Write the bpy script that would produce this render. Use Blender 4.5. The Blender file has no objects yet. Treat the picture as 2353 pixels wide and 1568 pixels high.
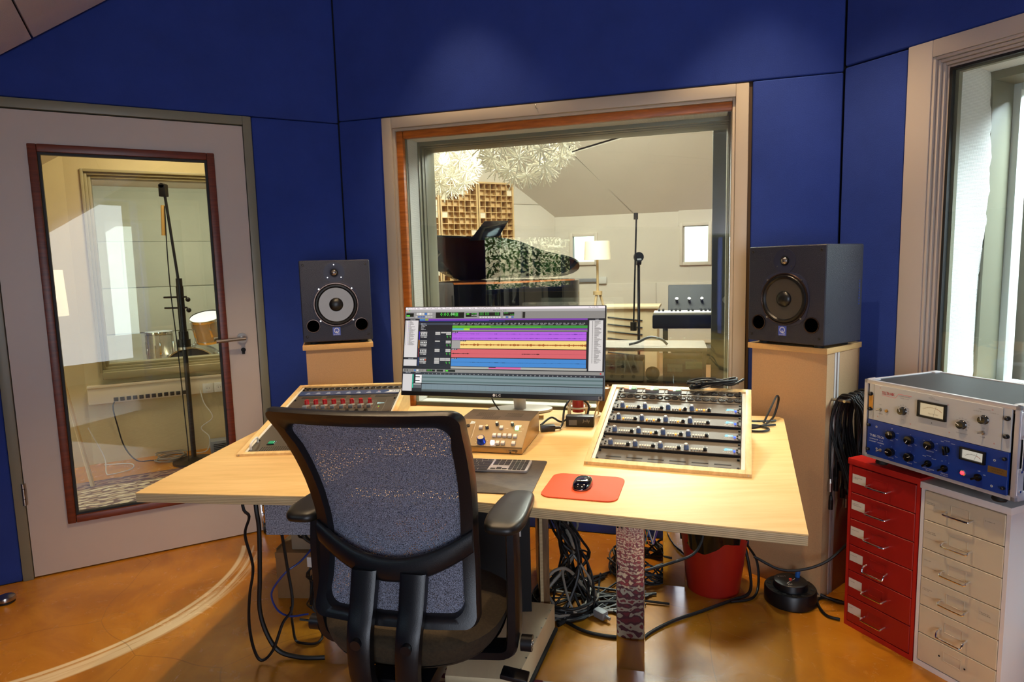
import bpy, bmesh, math, random
from math import sin, cos, pi, radians, sqrt, atan2
from mathutils import Vector, Matrix
random.seed(7)
SC = bpy.context.scene
COL = SC.collection

# ------------------------------------------------------------------ camera
cd = bpy.data.cameras.new('camera'); cam = bpy.data.objects.new('camera', cd); COL.objects.link(cam)
cd.sensor_fit = 'HORIZONTAL'; cd.sensor_width = 36.0; cd.lens = 1480.0/2353.0*36.0
cd.clip_start = 0.02; cd.clip_end = 200
_t, _r = radians(6.67), radians(-1.49)
_f = Vector((0, cos(_t), -sin(_t))); _ri = Vector((1, 0, 0)); _u = _ri.cross(_f)
_r2 = _ri*cos(_r)+_u*sin(_r); _u2 = -_ri*sin(_r)+_u*cos(_r)
cam.matrix_world = Matrix(((_r2.x, _u2.x, -_f.x, 0), (_r2.y, _u2.y, -_f.y, 0), (_r2.z, _u2.z, -_f.z, 1.45), (0, 0, 0, 1)))
SC.camera = cam

# ------------------------------------------------------------------ world, lights, exposure
w = bpy.data.worlds.new('world'); SC.world = w; w.use_nodes = True
nt = w.node_tree; nt.nodes.clear()
_o = nt.nodes.new('ShaderNodeOutputWorld'); _b = nt.nodes.new('ShaderNodeBackground'); _s = nt.nodes.new('ShaderNodeTexSky')
_s.sky_type = 'NISHITA'; _s.sun_elevation = radians(48); _s.sun_rotation = radians(200); _s.sun_intensity = 0.25; _s.sun_disc = False
_b.inputs['Strength'].default_value = 0.5
nt.links.new(_s.outputs[0], _b.inputs[0]); nt.links.new(_b.outputs[0], _o.inputs[0])
vs = SC.view_settings
SC.display_settings.display_device = 'sRGB'
vs.view_transform = 'Standard'; vs.look = 'None'; vs.gamma = 1.0; vs.use_curve_mapping = False
vs.exposure = 0.35
cy = SC.cycles
cy.max_bounces = 8; cy.transparent_max_bounces = 24; cy.transmission_bounces = 8; cy.glossy_bounces = 5; cy.diffuse_bounces = 4
cy.sample_clamp_indirect = 6.0; cy.caustics_reflective = False; cy.caustics_refractive = False

def area(name, loc, target, sx, sy, power, col):
    l = bpy.data.lights.new(name, 'AREA'); l.shape = 'RECTANGLE'; l.size = sx; l.size_y = sy; l.energy = power; l.color = col
    o = bpy.data.objects.new(name, l); COL.objects.link(o); o.location = loc
    o.rotation_euler = (Vector(target)-Vector(loc)).to_track_quat('-Z', 'Y').to_euler()
    return o
def spot(name, loc, target, power, ang, col, blend=.5, rad=.03):
    l = bpy.data.lights.new(name, 'SPOT'); l.energy = power; l.spot_size = radians(ang); l.spot_blend = blend; l.shadow_soft_size = rad; l.color = col
    o = bpy.data.objects.new(name, l); COL.objects.link(o); o.location = loc
    o.rotation_euler = (Vector(target)-Vector(loc)).to_track_quat('-Z', 'Y').to_euler()
    return o
WARM = (1.0, .72, .42); DAY = (.80, .88, 1.0); NEUT = (1.0, .93, .82)
# control room: warm ceiling spots over the desk, daylight from the opening behind, the garden window and the right window
spot('ceiling_spot', (.35, 1.75, 3.4), (.30, 2.15, .7), 78, 84, WARM)
spot('ceiling_spot', (-.75, 2.0, 3.0), (-.70, 2.4, .7), 84, 78, WARM)
spot('ceiling_spot', (1.05, 2.72, 3.4), (.95, 2.3, 0), 120, 70, WARM)
spot('ceiling_spot', (-.35, 3.25, 3.3), (-.3, 2.6, .5), 55, 80, WARM)
spot('ceiling_spot', (-1.75, 2.0, 2.65), (-1.6, 2.5, 0), 55, 95, WARM)
area('daylight_back_opening', (.35, -2.75, 1.35), (.2, 3.0, 1.2), 1.5, 2.1, 68, DAY)
area('daylight_right_room', (3.35, 2.2, 2.9), (2.0, 2.2, 1.2), 1.4, 1.0, 320, DAY)
# recording room, booth and drum room
area('studio_fill_light', (.6, 5.6, 3.35), (.6, 5.7, 0), 1.6, 1.6, 150, (1, .95, .87))  # unseen fill added under the ceiling to brighten the recording room
area('window_reveal_fill', (1.3, 5.2, 2.95), (-.4, 3.9, 1.5), .7, .7, 120, (1, .97, .92))  # unseen fill added to brighten the mesh lining of the window reveal
area('booth_fill_light', (-2.3, 4.35, 2.75), (-2.6, 4.6, 0), .6, .4, 34, (1, .84, .60))  # added warm fill for the booth, from no visible lamp
area('drum_room_light', (-3.2, 6.3, 2.4), (-3.6, 7.4, .8), 1.0, .8, 75, (1, .97, .88))
sun = bpy.data.lights.new('sun', 'SUN'); sun.energy = 5; sun.angle = radians(.6); sun.color = (1, .95, .86)
so = bpy.data.objects.new('sun', sun); COL.objects.link(so); so.rotation_euler = Vector((-.80, .28, -.75)).to_track_quat('-Z', 'Y').to_euler()

# ------------------------------------------------------------------ colours and materials
def lin(h):
    h = h.lstrip('#'); c = [int(h[i:i+2], 16)/255 for i in (0, 2, 4)]
    return tuple(x/12.92 if x <= .04045 else ((x+.055)/1.055)**2.4 for x in c)
MATS = {}
def M(name, hexc, rough=.5, metal=0.0, var=0.0, vscale=8.0, bump=0.0, bscale=120.0, spec=.5, coat=0.0, emit=None, estr=0.0, hex2=None, stretch=None, coords='Object'):
    if name in MATS: return MATS[name]
    m = bpy.data.materials.new(name); m.use_nodes = True; n = m.node_tree; p = n.nodes['Principled BSDF']
    c = lin(hexc); p.inputs['Base Color'].default_value = (*c, 1); p.inputs['Roughness'].default_value = rough; p.inputs['Metallic'].default_value = metal
    p.inputs['Specular IOR Level'].default_value = spec; p.inputs['Coat Weight'].default_value = coat
    if emit: p.inputs['Emission Color'].default_value = (*lin(emit), 1); p.inputs['Emission Strength'].default_value = estr
    if var or hex2 or bump:
        tc = n.nodes.new('ShaderNodeTexCoord'); src = tc.outputs[coords]
        if stretch:
            mp = n.nodes.new('ShaderNodeMapping'); mp.inputs['Scale'].default_value = stretch; n.links.new(src, mp.inputs['Vector']); src = mp.outputs[0]
    if var or hex2:
        nz = n.nodes.new('ShaderNodeTexNoise'); nz.inputs['Scale'].default_value = vscale; nz.inputs['Detail'].default_value = 6; nz.inputs['Roughness'].default_value = .65
        n.links.new(src, nz.inputs['Vector'])
        r = n.nodes.new('ShaderNodeValToRGB'); r.color_ramp.elements[0].position = .32; r.color_ramp.elements[1].position = .68
        a = c; b = lin(hex2) if hex2 else c
        k = var
        r.color_ramp.elements[0].color = (*[x*(1-k) for x in a], 1); r.color_ramp.elements[1].color = (*[min(1, x*(1+k)) for x in b], 1)
        n.links.new(nz.outputs['Fac'], r.inputs[0]); n.links.new(r.outputs[0], p.inputs['Base Color'])
    if bump:
        nb = n.nodes.new('ShaderNodeTexNoise'); nb.inputs['Scale'].default_value = bscale; nb.inputs['Detail'].default_value = 3
        n.links.new(src, nb.inputs['Vector'])
        bp = n.nodes.new('ShaderNodeBump'); bp.inputs['Strength'].default_value = bump; bp.inputs['Distance'].default_value = .002
        n.links.new(nb.outputs['Fac'], bp.inputs['Height']); n.links.new(bp.outputs[0], p.inputs['Normal'])
    MATS[name] = m; return m

def glass(name, tint=(.93, .96, .94), gloss=1.0, ior=1.5):
    m = bpy.data.materials.new(name); m.use_nodes = True; n = m.node_tree; n.nodes.clear()
    o = n.nodes.new('ShaderNodeOutputMaterial'); mx = n.nodes.new('ShaderNodeMixShader'); t = n.nodes.new('ShaderNodeBsdfTransparent'); g = n.nodes.new('ShaderNodeBsdfGlossy')
    fr = n.nodes.new('ShaderNodeFresnel'); ge = n.nodes.new('ShaderNodeNewGeometry'); mm = n.nodes.new('ShaderNodeMath'); mm.operation = 'MULTIPLY_ADD'; mm.inputs[1].default_value = 1/ior-ior; mm.inputs[2].default_value = ior
    n.links.new(ge.outputs['Backfacing'], mm.inputs[0]); n.links.new(mm.outputs[0], fr.inputs['IOR'])   # same reflectance on both faces of a pane
    t.inputs[0].default_value = (*tint, 1); g.inputs['Roughness'].default_value = 0.0; g.inputs[0].default_value = (gloss,)*3+(1,)
    n.links.new(fr.outputs[0], mx.inputs[0]); n.links.new(t.outputs[0], mx.inputs[1]); n.links.new(g.outputs[0], mx.inputs[2]); n.links.new(mx.outputs[0], o.inputs[0])
    MATS[name] = m; return m

def attr_mat(name, emit=False, strength=1.0, rough=.5):
    m = bpy.data.materials.new(name); m.use_nodes = True; n = m.node_tree; p = n.nodes['Principled BSDF']
    a = n.nodes.new('ShaderNodeAttribute'); a.attribute_name = 'Col'
    p.inputs['Roughness'].default_value = rough
    if emit:
        p.inputs['Base Color'].default_value = (.01, .01, .01, 1); n.links.new(a.outputs['Color'], p.inputs['Emission Color']); p.inputs['Emission Strength'].default_value = strength
    else:
        n.links.new(a.outputs['Color'], p.inputs['Base Color'])
    MATS[name] = m; return m

# ------------------------------------------------------------------ mesh builder
class B:
    def __init__(s): s.bm = bmesh.new()
    def _merge(s, t, mtx=None):
        if mtx is not None: t.transform(mtx)
        me = bpy.data.meshes.new('tmp'); t.to_mesh(me); t.free(); s.bm.from_mesh(me); bpy.data.meshes.remove(me); return s
    def box(s, x0, x1, y0, y1, z0, z1, bev=0, seg=2, mtx=None):
        t = bmesh.new(); bmesh.ops.create_cube(t, size=1)
        for v in t.verts: v.co = Vector(((x0+x1)/2+v.co.x*(x1-x0), (y0+y1)/2+v.co.y*(y1-y0), (z0+z1)/2+v.co.z*(z1-z0)))
        if bev: bmesh.ops.bevel(t, geom=t.edges[:], offset=bev, segments=seg, profile=.6, affect='EDGES')
        return s._merge(t, mtx)
    def cyl(s, p0, p1, r0, r1=None, n=16, cap=True):
        r1 = r0 if r1 is None else r1
        p0, p1 = Vector(p0), Vector(p1); d = p1-p0
        t = bmesh.new(); bmesh.ops.create_cone(t, cap_ends=cap, segments=n, radius1=r0, radius2=r1, depth=d.length)
        q = Vector((0, 0, 1)).rotation_difference(d.normalized()).to_matrix().to_4x4()
        return s._merge(t, Matrix.Translation((p0+p1)/2) @ q)
    def lathe(s, prof, n=24, mtx=None):
        t = bmesh.new(); rings = []
        for r, z in prof:
            if r <= 1e-6: rings.append([t.verts.new((0, 0, z))])
            else: rings.append([t.verts.new((r*cos(2*pi*i/n), r*sin(2*pi*i/n), z)) for i in range(n)])
        for a, b in zip(rings, rings[1:]):
            for i in range(n):
                j = (i+1) % n
                if len(a) == 1 and len(b) == 1: continue
                if len(a) == 1: t.faces.new((a[0], b[j], b[i]))
                elif len(b) == 1: t.faces.new((a[i], a[j], b[0]))
                else: t.faces.new((a[i], a[j], b[j], b[i]))
        bmesh.ops.recalc_face_normals(t, faces=t.faces[:])
        return s._merge(t, mtx)
    def prism(s, poly, z0, z1, bev=0, mtx=None):
        t = bmesh.new(); vs_ = [t.verts.new((x, y, z0)) for x, y in poly]; f = t.faces.new(vs_)
        r = bmesh.ops.extrude_face_region(t, geom=[f]); 
        for v in r['geom']:
            if isinstance(v, bmesh.types.BMVert): v.co.z = z1
        bmesh.ops.recalc_face_normals(t, faces=t.faces[:])
        if bev: bmesh.ops.bevel(t, geom=t.edges[:], offset=bev, segments=2, profile=.6, affect='EDGES')
        return s._merge(t, mtx)
    def tube(s, pts, r, n=6, closed=False, res=0, cap=True):
        P = [Vector(p) for p in pts]
        if res: P = catmull(P, res, closed)
        bm = s.bm; rings = []; N = len(P); prev = None
        for i in range(N):
            if closed: d = P[(i+1) % N]-P[i-1]
            else: d = P[min(i+1, N-1)]-P[max(i-1, 0)]
            if d.length < 1e-9: d = Vector((0, 0, 1))
            d.normalize()
            if prev is None:
                a = Vector((0, 0, 1)) if abs(d.z) < .9 else Vector((1, 0, 0)); nx = d.cross(a).normalized()
            else:
                nx = prev-d*prev.dot(d)
                nx = nx.normalized() if nx.length > 1e-6 else d.orthogonal().normalized()
            prev = nx; ny = d.cross(nx); rr = r[i] if isinstance(r, (list, tuple)) else r
            rings.append([bm.verts.new(P[i]+nx*rr*cos(2*pi*k/n)+ny*rr*sin(2*pi*k/n)) for k in range(n)])
        for i in range(N if closed else N-1):
            a, b = rings[i], rings[(i+1) % N]
            for k in range(n): bm.faces.new((a[k], a[(k+1) % n], b[(k+1) % n], b[k]))
        if cap and not closed: bm.faces.new(rings[0][::-1]); bm.faces.new(rings[-1])
        return s
    def grid(s, fn, nu, nv, closed_u=False):
        bm = s.bm; V = [[bm.verts.new(fn(i/nu, j/nv)) for j in range(nv+1)] for i in range(nu+(0 if closed_u else 1))]
        for i in range(nu):
            a, b = V[i], V[(i+1) % len(V)]
            for j in range(nv): bm.faces.new((a[j], b[j], b[j+1], a[j+1]))
        return s
    def quad(s, *p): s.bm.faces.new([s.bm.verts.new(q) for q in p]); return s
    def sphere(s, c, r, u=14, v=9, sc=(1, 1, 1)):
        t = bmesh.new(); bmesh.ops.create_uvsphere(t, u_segments=u, v_segments=v, radius=1)
        return s._merge(t, Matrix.Translation(c) @ Matrix.Diagonal((r*sc[0], r*sc[1], r*sc[2], 1)))
    def mesh(s, name, mat, smooth=35):
        me = bpy.data.meshes.new(name); s.bm.normal_update(); s.bm.to_mesh(me); s.bm.free()
        if mat: me.materials.append(mat)
        if smooth:
            me.polygons.foreach_set('use_smooth', [True]*len(me.polygons)); me.set_sharp_from_angle(angle=radians(smooth))
        return me
    def ob(s, name, mat, parent=None, loc=(0, 0, 0), rot=(0, 0, 0), smooth=35):
        return put(name, s.mesh(name, mat, smooth), parent, loc, rot)
def catmull(P, res, closed=False):
    out = []; N = len(P)
    for i in range(N if closed else N-1):
        p1, p2 = P[i], P[(i+1) % N]
        p0 = P[i-1] if (closed or i > 0) else p1*2-p2
        p3 = P[(i+2) % N] if (closed or i+2 < N) else p2*2-p1
        for k in range(res):
            t = k/res
            out.append(.5*((2*p1)+(p2-p0)*t+(2*p0-5*p1+4*p2-p3)*t*t+(3*p1-p0-3*p2+p3)*t**3))
    if not closed: out.append(P[-1].copy())
    return out
def put(name, me, parent=None, loc=(0, 0, 0), rot=(0, 0, 0), scale=None):
    o = bpy.data.objects.new(name, me); COL.objects.link(o); o.location = loc; o.rotation_euler = rot
    if scale: o.scale = scale
    if parent: o.parent = parent
    return o
def tag(o, label=None, cat=None, group=None, kind=None):
    if label: o['label'] = label
    if cat: o['category'] = cat
    if group: o['group'] = group
    if kind: o['kind'] = kind
    return o
def thing(name, label, cat, loc=(0, 0, 0), rot=0, group=None, kind=None):
    o = bpy.data.objects.new(name, None); COL.objects.link(o); o.location = loc; o.empty_display_size = .05
    o.rotation_euler = (0, 0, rot) if not isinstance(rot, tuple) else rot
    return tag(o, label, cat, group, kind)
def facing(h, tilt=0):            # rotation of a frame whose x runs along compass heading h, y up a slope of `tilt` degrees, z out of its face
    return (Matrix.Rotation(radians(90-h), 4, 'Z') @ Matrix.Rotation(radians(tilt), 4, 'X')).to_euler()
def rrect(x0, x1, y0, y1, r, n=4):
    p = []
    for cx, cy_, a in ((x1-r, y1-r, 0), (x0+r, y1-r, 90), (x0+r, y0+r, 180), (x1-r, y0+r, 270)):
        for k in range(n+1): t = radians(a+90*k/n); p.append((cx+r*cos(t), cy_+r*sin(t)))
    return p

# ------------------------------------------------------------------ flat print (lettering, screens)
GL = {}
def load_glyphs(chars):
    obs = []
    for c in chars:
        cu = bpy.data.curves.new('g', 'FONT'); cu.body = c; cu.resolution_u = 1; cu.size = 1
        o = bpy.data.objects.new('g', cu); COL.objects.link(o); obs.append((c, o, cu))
    dg = bpy.context.evaluated_depsgraph_get(); dg.update()
    for c, o, cu in obs:
        me = o.evaluated_get(dg).to_mesh()
        V = [(v.co.x, v.co.y) for v in me.vertices]; F = [tuple(p.vertices) for p in me.polygons]
        xs = [v[0] for v in V] or [0]
        GL[c] = ([(x-min(xs), y) for x, y in V], F, max(xs)-min(xs))
        o.evaluated_get(dg).to_mesh_clear()
    for c, o, cu in obs: bpy.data.objects.remove(o); bpy.data.curves.remove(cu)
load_glyphs('ABCDEFGHIJKLMNOPQRSTUVWXYZabcdefghijklmnopqrstuvwxyz0123456789-+./:%&')
class Decal:
    def __init__(s, z=0): s.v = []; s.f = []; s.c = []; s.z = z
    def poly(s, pts, col, L=0):
        b = len(s.v); s.v += [(x, y, s.z+L*.00015) for x, y in pts]; s.f.append(tuple(range(b, b+len(pts)))); s.c.append(lin(col)); return s
    def rect(s, x0, y0, x1, y1, col, L=0): return s.poly([(x0, y0), (x1, y0), (x1, y1), (x0, y1)], col, L)
    def line(s, p, q, w_, col, L=0):
        dx, dy = q[0]-p[0], q[1]-p[1]; l = sqrt(dx*dx+dy*dy) or 1; nx, ny = -dy/l*w_/2, dx/l*w_/2
        return s.poly([(p[0]-nx, p[1]-ny), (q[0]-nx, q[1]-ny), (q[0]+nx, q[1]+ny), (p[0]+nx, p[1]+ny)], col, L)
    def disc(s, x, y, r, col, L=0, n=16): return s.poly([(x+r*cos(2*pi*i/n), y+r*sin(2*pi*i/n)) for i in range(n)], col, L)
    def ring(s, x, y, r0, r1, col, L=0, a0=0, a1=360, n=20):
        for i in range(n):
            a, b = radians(a0+(a1-a0)*i/n), radians(a0+(a1-a0)*(i+1)/n)
            s.poly([(x+r0*cos(a), y+r0*sin(a)), (x+r1*cos(a), y+r1*sin(a)), (x+r1*cos(b), y+r1*sin(b)), (x+r0*cos(b), y+r0*sin(b))], col, L)
        return s
    def text(s, t, x, y, h, col, L=1, align='l', wide=1.0, sp=.10, bold=0):
        k = h/.70; adv = []
        for ch in t: adv.append((GL[ch][2] if ch in GL else .28)+sp)
        W = sum(adv)*k*wide
        px = x-(W/2 if align == 'c' else W if align == 'r' else 0)
        for ch, a in zip(t, adv):
            if ch in GL:
                V, F, _ = GL[ch]
                for dx in ([0, bold] if bold else [0]):
                    b = len(s.v); s.v += [(px+vx*k*wide+dx, y+vy*k, s.z+L*.00015) for vx, vy in V]
                    for f in F: s.f.append(tuple(b+i for i in f)); s.c.append(lin(col))
            px += a*k*wide
        return s
    def ob(s, name, mat, parent=None, loc=(0, 0, 0), rot=(0, 0, 0)):
        me = bpy.data.meshes.new(name); me.from_pydata(s.v, [], s.f)
        at = me.attributes.new('Col', 'FLOAT_COLOR', 'CORNER'); arr = []
        for f, c in zip(s.f, s.c): arr += [*c, 1.0]*len(f)
        at.data.foreach_set('color', arr); me.materials.append(mat)
        return put(name, me, parent, loc, rot)
# ------------------------------------------------------------------ materials
FAB = M('blue_fabric', '#294090', .85, var=.10, vscale=3, bump=.5, bscale=260, spec=.25)
FAB2 = M('navy_side_fabric', '#1b2668', .8, var=.10, vscale=3, bump=.4, bscale=260, spec=.25)
CREAM = M('cream_paint', '#c2b6ac', .42, var=.03, vscale=2)
CREAMW = M('warm_frame_paint', '#bfb19c', .42, var=.03, vscale=2)
OLIVE = M('olive_frame_paint', '#7f7d6a', .4)
WHITEP = M('white_frame_paint', '#d6d9d6', .4)
MAHO = M('mahogany', '#5c2714', .38, var=.18, vscale=6, stretch=(1, 1, 14), hex2='#743219')
OAKOR = M('orange_wood', '#a85a1c', .4, var=.2, vscale=6, stretch=(1, 1, 10), hex2='#bd6c25')
MDF = M('mdf', '#b9946c', .75, var=.07, vscale=180, bump=.1, bscale=300)
MDFE = M('mdf_edge', '#d2a66a', .7, var=.05, vscale=120)
PLYT = M('birch_ply_top', '#deb876', .5, var=.06, vscale=3.2, stretch=(1, 9, 1), hex2='#e4c084')
PINE = M('pine_strip', '#ddb878', .45, var=.08, vscale=9, stretch=(6, 1, 6), hex2='#e6c58a')
BLK = M('black_plastic', '#0d0d10', .38)
BLKM = M('black_matte', '#0b0b0d', .7)
BLKT = M('black_speaker_lacquer', '#1a1e33', .40, bump=.9, bscale=330, spec=.6)
CABLE = M('black_rubber', '#08080a', .5)
CHROME = M('chrome', '#e8e8ea', .10, metal=1)
STEEL = M('brushed_steel', '#b9b4ac', .28, metal=1)
ALU = M('aluminium_edge', '#cfcdd3', .3, metal=.45)
WHITEPL = M('white_plastic', '#d8d6d0', .45)
GREYPL = M('grey_plastic', '#8b8d92', .5)
STUW = M('warm_white_board', '#d9d0c2', .8, var=.04, vscale=1.2, bump=.05, bscale=60)
BEIGEW = M('beige_wall', '#c4b48a', .8, var=.05, vscale=2.5, bump=.2, bscale=90)
GREYW = M('grey_green_wall', '#a3a18f', .8, var=.05, vscale=2)
CEILB = M('ceiling_board', '#d6d0da', .85, var=.05, vscale=1.6, bump=.4, bscale=260)
GLASS = glass('window_glass')
DOORGL = glass('door_glass', (.93, .95, .90), gloss=.62)
RUBBER = M('rubber_seal', '#161616', .6)
WHITEWALL = M('white_wall', '#dcdcda', .8)
WALLB = M('wall_core', '#10131f', .8)
PRINT = attr_mat('flat_print', rough=.5)
GLOSSPRINT = attr_mat('glossy_print', rough=.3)

def weave(name, h1, h2, sx, sz, rough=.8, bump=.6, axis=('X', 'Z')):
    m = bpy.data.materials.new(name); m.use_nodes = True; n = m.node_tree; p = n.nodes['Principled BSDF']; p.inputs['Roughness'].default_value = rough
    tc = n.nodes.new('ShaderNodeTexCoord'); outs = []
    for ax, s in zip(axis, (sx, sz)):
        wv = n.nodes.new('ShaderNodeTexWave'); wv.bands_direction = ax; wv.inputs['Scale'].default_value = s; wv.inputs['Distortion'].default_value = .6; wv.inputs['Detail'].default_value = 1
        n.links.new(tc.outputs['Object'], wv.inputs['Vector']); outs.append(wv.outputs['Fac'])
    mu = n.nodes.new('ShaderNodeMath'); mu.operation = 'MULTIPLY'; n.links.new(outs[0], mu.inputs[0]); n.links.new(outs[1], mu.inputs[1])
    r = n.nodes.new('ShaderNodeValToRGB'); r.color_ramp.elements[0].color = (*lin(h1), 1); r.color_ramp.elements[1].color = (*lin(h2), 1); r.color_ramp.elements[1].position = .6
    n.links.new(mu.outputs[0], r.inputs[0]); n.links.new(r.outputs[0], p.inputs['Base Color'])
    b = n.nodes.new('ShaderNodeBump'); b.inputs['Strength'].default_value = bump; b.inputs['Distance'].default_value = .002; n.links.new(mu.outputs[0], b.inputs['Height']); n.links.new(b.outputs[0], p.inputs['Normal'])
    MATS[name] = m; return m
MESHW = weave('white_loose_weave', '#cfceca', '#f8f7f4', 55, 55, axis=('Y', 'Z'))
MESHWH = weave('white_loose_weave_flat', '#cfceca', '#f8f7f4', 55, 55, axis=('X', 'Y'))

def floor_mat():
    m = bpy.data.materials.new('poured_floor'); m.use_nodes = True; n = m.node_tree; p = n.nodes['Principled BSDF']; L = n.links
    tc = n.nodes.new('ShaderNodeTexCoord'); P_ = tc.outputs['Object']
    def math_(op, a, b=None, c=None):
        x = n.nodes.new('ShaderNodeMath'); x.operation = op
        for i, v in enumerate((a, b, c)):
            if v is None: continue
            if isinstance(v, (int, float)): x.inputs[i].default_value = v
            else: L.new(v, x.inputs[i])
        return x.outputs[0]
    def noise(sc, det=5, rough=.6, vec=None, dist=0):
        z = n.nodes.new('ShaderNodeTexNoise'); z.inputs['Scale'].default_value = sc; z.inputs['Detail'].default_value = det; z.inputs['Roughness'].default_value = rough; z.inputs['Distortion'].default_value = dist
        L.new(vec or P_, z.inputs['Vector']); return z.outputs['Fac']
    def ramp(f, stops):
        r = n.nodes.new('ShaderNodeValToRGB'); e = r.color_ramp.elements
        while len(e) < len(stops): e.new(.5)
        for i, (q, c) in enumerate(stops): e[i].position = q; e[i].color = (*lin(c), 1)
        L.new(f, r.inputs[0]); return r.outputs[0]
    base = ramp(noise(2.1, 8, .62, dist=1.6), ((.28, '#a5661a'), (.5, '#bf7c1e'), (.72, '#cf8c28')))
    # pale scuff that the door has worn along its swing: distance from the hinge
    sub = n.nodes.new('ShaderNodeVectorMath'); sub.operation = 'SUBTRACT'; L.new(P_, sub.inputs[0]); sub.inputs[1].default_value = (-2.345, 2.972, 0)
    ln = n.nodes.new('ShaderNodeVectorMath'); ln.operation = 'LENGTH'; L.new(sub.outputs[0], ln.inputs[0]); d = ln.outputs['Value']
    sp = n.nodes.new('ShaderNodeSeparateXYZ'); L.new(P_, sp.inputs[0])
    streak = n.nodes.new('ShaderNodeCombineXYZ'); L.new(math_('MULTIPLY', d, 60.0), streak.inputs[0]); L.new(math_('MULTIPLY', sp.outputs[1], 3.0), streak.inputs[1])
    sn = noise(1.0, 3, .6, vec=streak.outputs[0])
    def band(c0, half, soft): return math_('SUBTRACT', 1.0, math_('SMOOTH_MIN', 1.0, math_('DIVIDE', math_('MAXIMUM', math_('SUBTRACT', math_('ABSOLUTE', math_('SUBTRACT', d, c0)), half), 0.0), soft), .01))
    b1 = math_('MULTIPLY', band(.943, .007, .008), .9)
    b2 = math_('MULTIPLY', band(1.0, .024, .020), math_('MULTIPLY', math_('SUBTRACT', sn, math_('ADD', .18, math_('MULTIPLY', math_('MAXIMUM', math_('SUBTRACT', sp.outputs[1], 2.55), 0.0), .5))), 3.6))
    bb = math_('MAXIMUM', b1, math_('MINIMUM', math_('MAXIMUM', b2, 0.0), .9))
    bb = math_('MULTIPLY', bb, math_('LESS_THAN', sp.outputs[1], 3.3))
    mx = n.nodes.new('ShaderNodeMix'); mx.data_type = 'RGBA'; L.new(bb, mx.inputs[0]); L.new(base, mx.inputs[6]); mx.inputs[7].default_value = (*lin('#f0dcb4'), 1)
    # trowel scratches
    vr = n.nodes.new('ShaderNodeTexVoronoi'); vr.feature = 'DISTANCE_TO_EDGE'; vr.inputs['Scale'].default_value = 1.3
    wob = n.nodes.new('ShaderNodeMix'); wob.data_type = 'RGBA'; wob.inputs[0].default_value = .25; L.new(P_, wob.inputs[6])
    nz = n.nodes.new('ShaderNodeTexNoise'); nz.inputs['Scale'].default_value = 1.2; L.new(P_, nz.inputs['Vector']); L.new(nz.outputs['Color'], wob.inputs[7]); L.new(wob.outputs[2], vr.inputs['Vector'])
    cr = math_('MULTIPLY', math_('LESS_THAN', vr.outputs['Distance'], .0018), .35)
    m2 = n.nodes.new('ShaderNodeMix'); m2.data_type = 'RGBA'; L.new(cr, m2.inputs[0]); L.new(mx.outputs[2], m2.inputs[6]); m2.inputs[7].default_value = (*lin('#5c3a12'), 1)
    L.new(m2.outputs[2], p.inputs['Base Color'])
    rg = math_('ADD', math_('MULTIPLY', noise(6, 6, .7, dist=2), .22), .14); L.new(rg, p.inputs['Roughness'])
    p.inputs['Specular IOR Level'].default_value = .5
    MATS['floor'] = m; return m
FLOORM = floor_mat()

# ------------------------------------------------------------------ the setting
CX, CY = -.943, 3.74                       # corner between the door wall and the window wall
RX, RY = 1.528, 3.017                      # corner between the window wall and the right wall
AD, AF, AR = radians(90-61.3), radians(90-106.3), radians(90-151.3)
def struct(o): o['kind'] = 'structure'; return o
def wall(name, loc, rz, x0, x1, z1, hole=None, y0=.03, y1=.42, mat=None, z0=0):
    mat = mat or WALLB; b = B()
    if hole:
        a, c, e, f = hole
        b.box(x0, a, y0, y1, z0, z1); b.box(c, x1, y0, y1, z0, z1)
        if e > z0: b.box(a, c, y0, y1, z0, e)
        b.box(a, c, y0, y1, f, z1)
    else: b.box(x0, x1, y0, y1, z0, z1)
    return struct(b.ob(name, mat, None, loc, (0, 0, rz)))
def panel(par, x0, x1, z0, z1, mat=FAB, t=.03):
    g = .0015
    return B().box(x0+g, x1-g, 0, t, z0+g, z1-g, bev=.010, seg=3).ob('fabric_panel', mat, par)
struct(B().box(-6, 4.6, -3, 9.6, -.06, 0).ob('floor', FLOORM))

# door wall
wl = wall('wall_left', (CX, CY, 0), AD, -2.3, 0.35, 3.6, hole=(-1.60, -.50, 0, 2.225))
panel(wl, -2.3, 0, 2.268, 3.55); panel(wl, -.462, 0, .0, 2.268); panel(wl, -2.3, -1.64, .0, 2.268)
struct(B().box(-1.64, -1.598, -.004, .09, 0, 2.266, bev=.003).box(-.505, -.463, -.004, .09, 0, 2.266, bev=.003).box(-1.598, -.505, -.004, .09, 2.222, 2.266, bev=.003)
       .box(-1.598, -1.58, .06, .42, 0, 2.222).box(-.523, -.505, .06, .42, 0, 2.222).box(-1.58, -.523, .06, .42, 2.2, 2.222).ob('trim_1', OLIVE, None, (CX, CY, 0), (0, 0, AD)))
d1 = tag(thing('door_1', 'cream studio door with tall glass pane and dark red wood beading', 'door', (CX, CY, 0), AD), kind='structure')
def ring_boxes(b, x0, x1, z0, z1, wd, y0, y1, bev=0):
    return b.box(x0, x0+wd, y0, y1, z0, z1, bev).box(x1-wd, x1, y0, y1, z0, z1, bev).box(x0+wd, x1-wd, y0, y1, z0, z0+wd, bev).box(x0+wd, x1-wd, y0, y1, z1-wd, z1, bev)
dx0, dx1, dz0, dz1 = -1.44, -.654, .244, 2.067
B().box(-1.595, dx0+.02, .008, .056, .008, 2.216).box(dx1-.02, -.508, .008, .056, .008, 2.216).box(dx0+.02, dx1-.02, .008, .056, .008, dz0+.02).box(dx0+.02, dx1-.02, .008, .056, dz1-.02, 2.216).ob('leaf', CREAM, d1)
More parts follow.
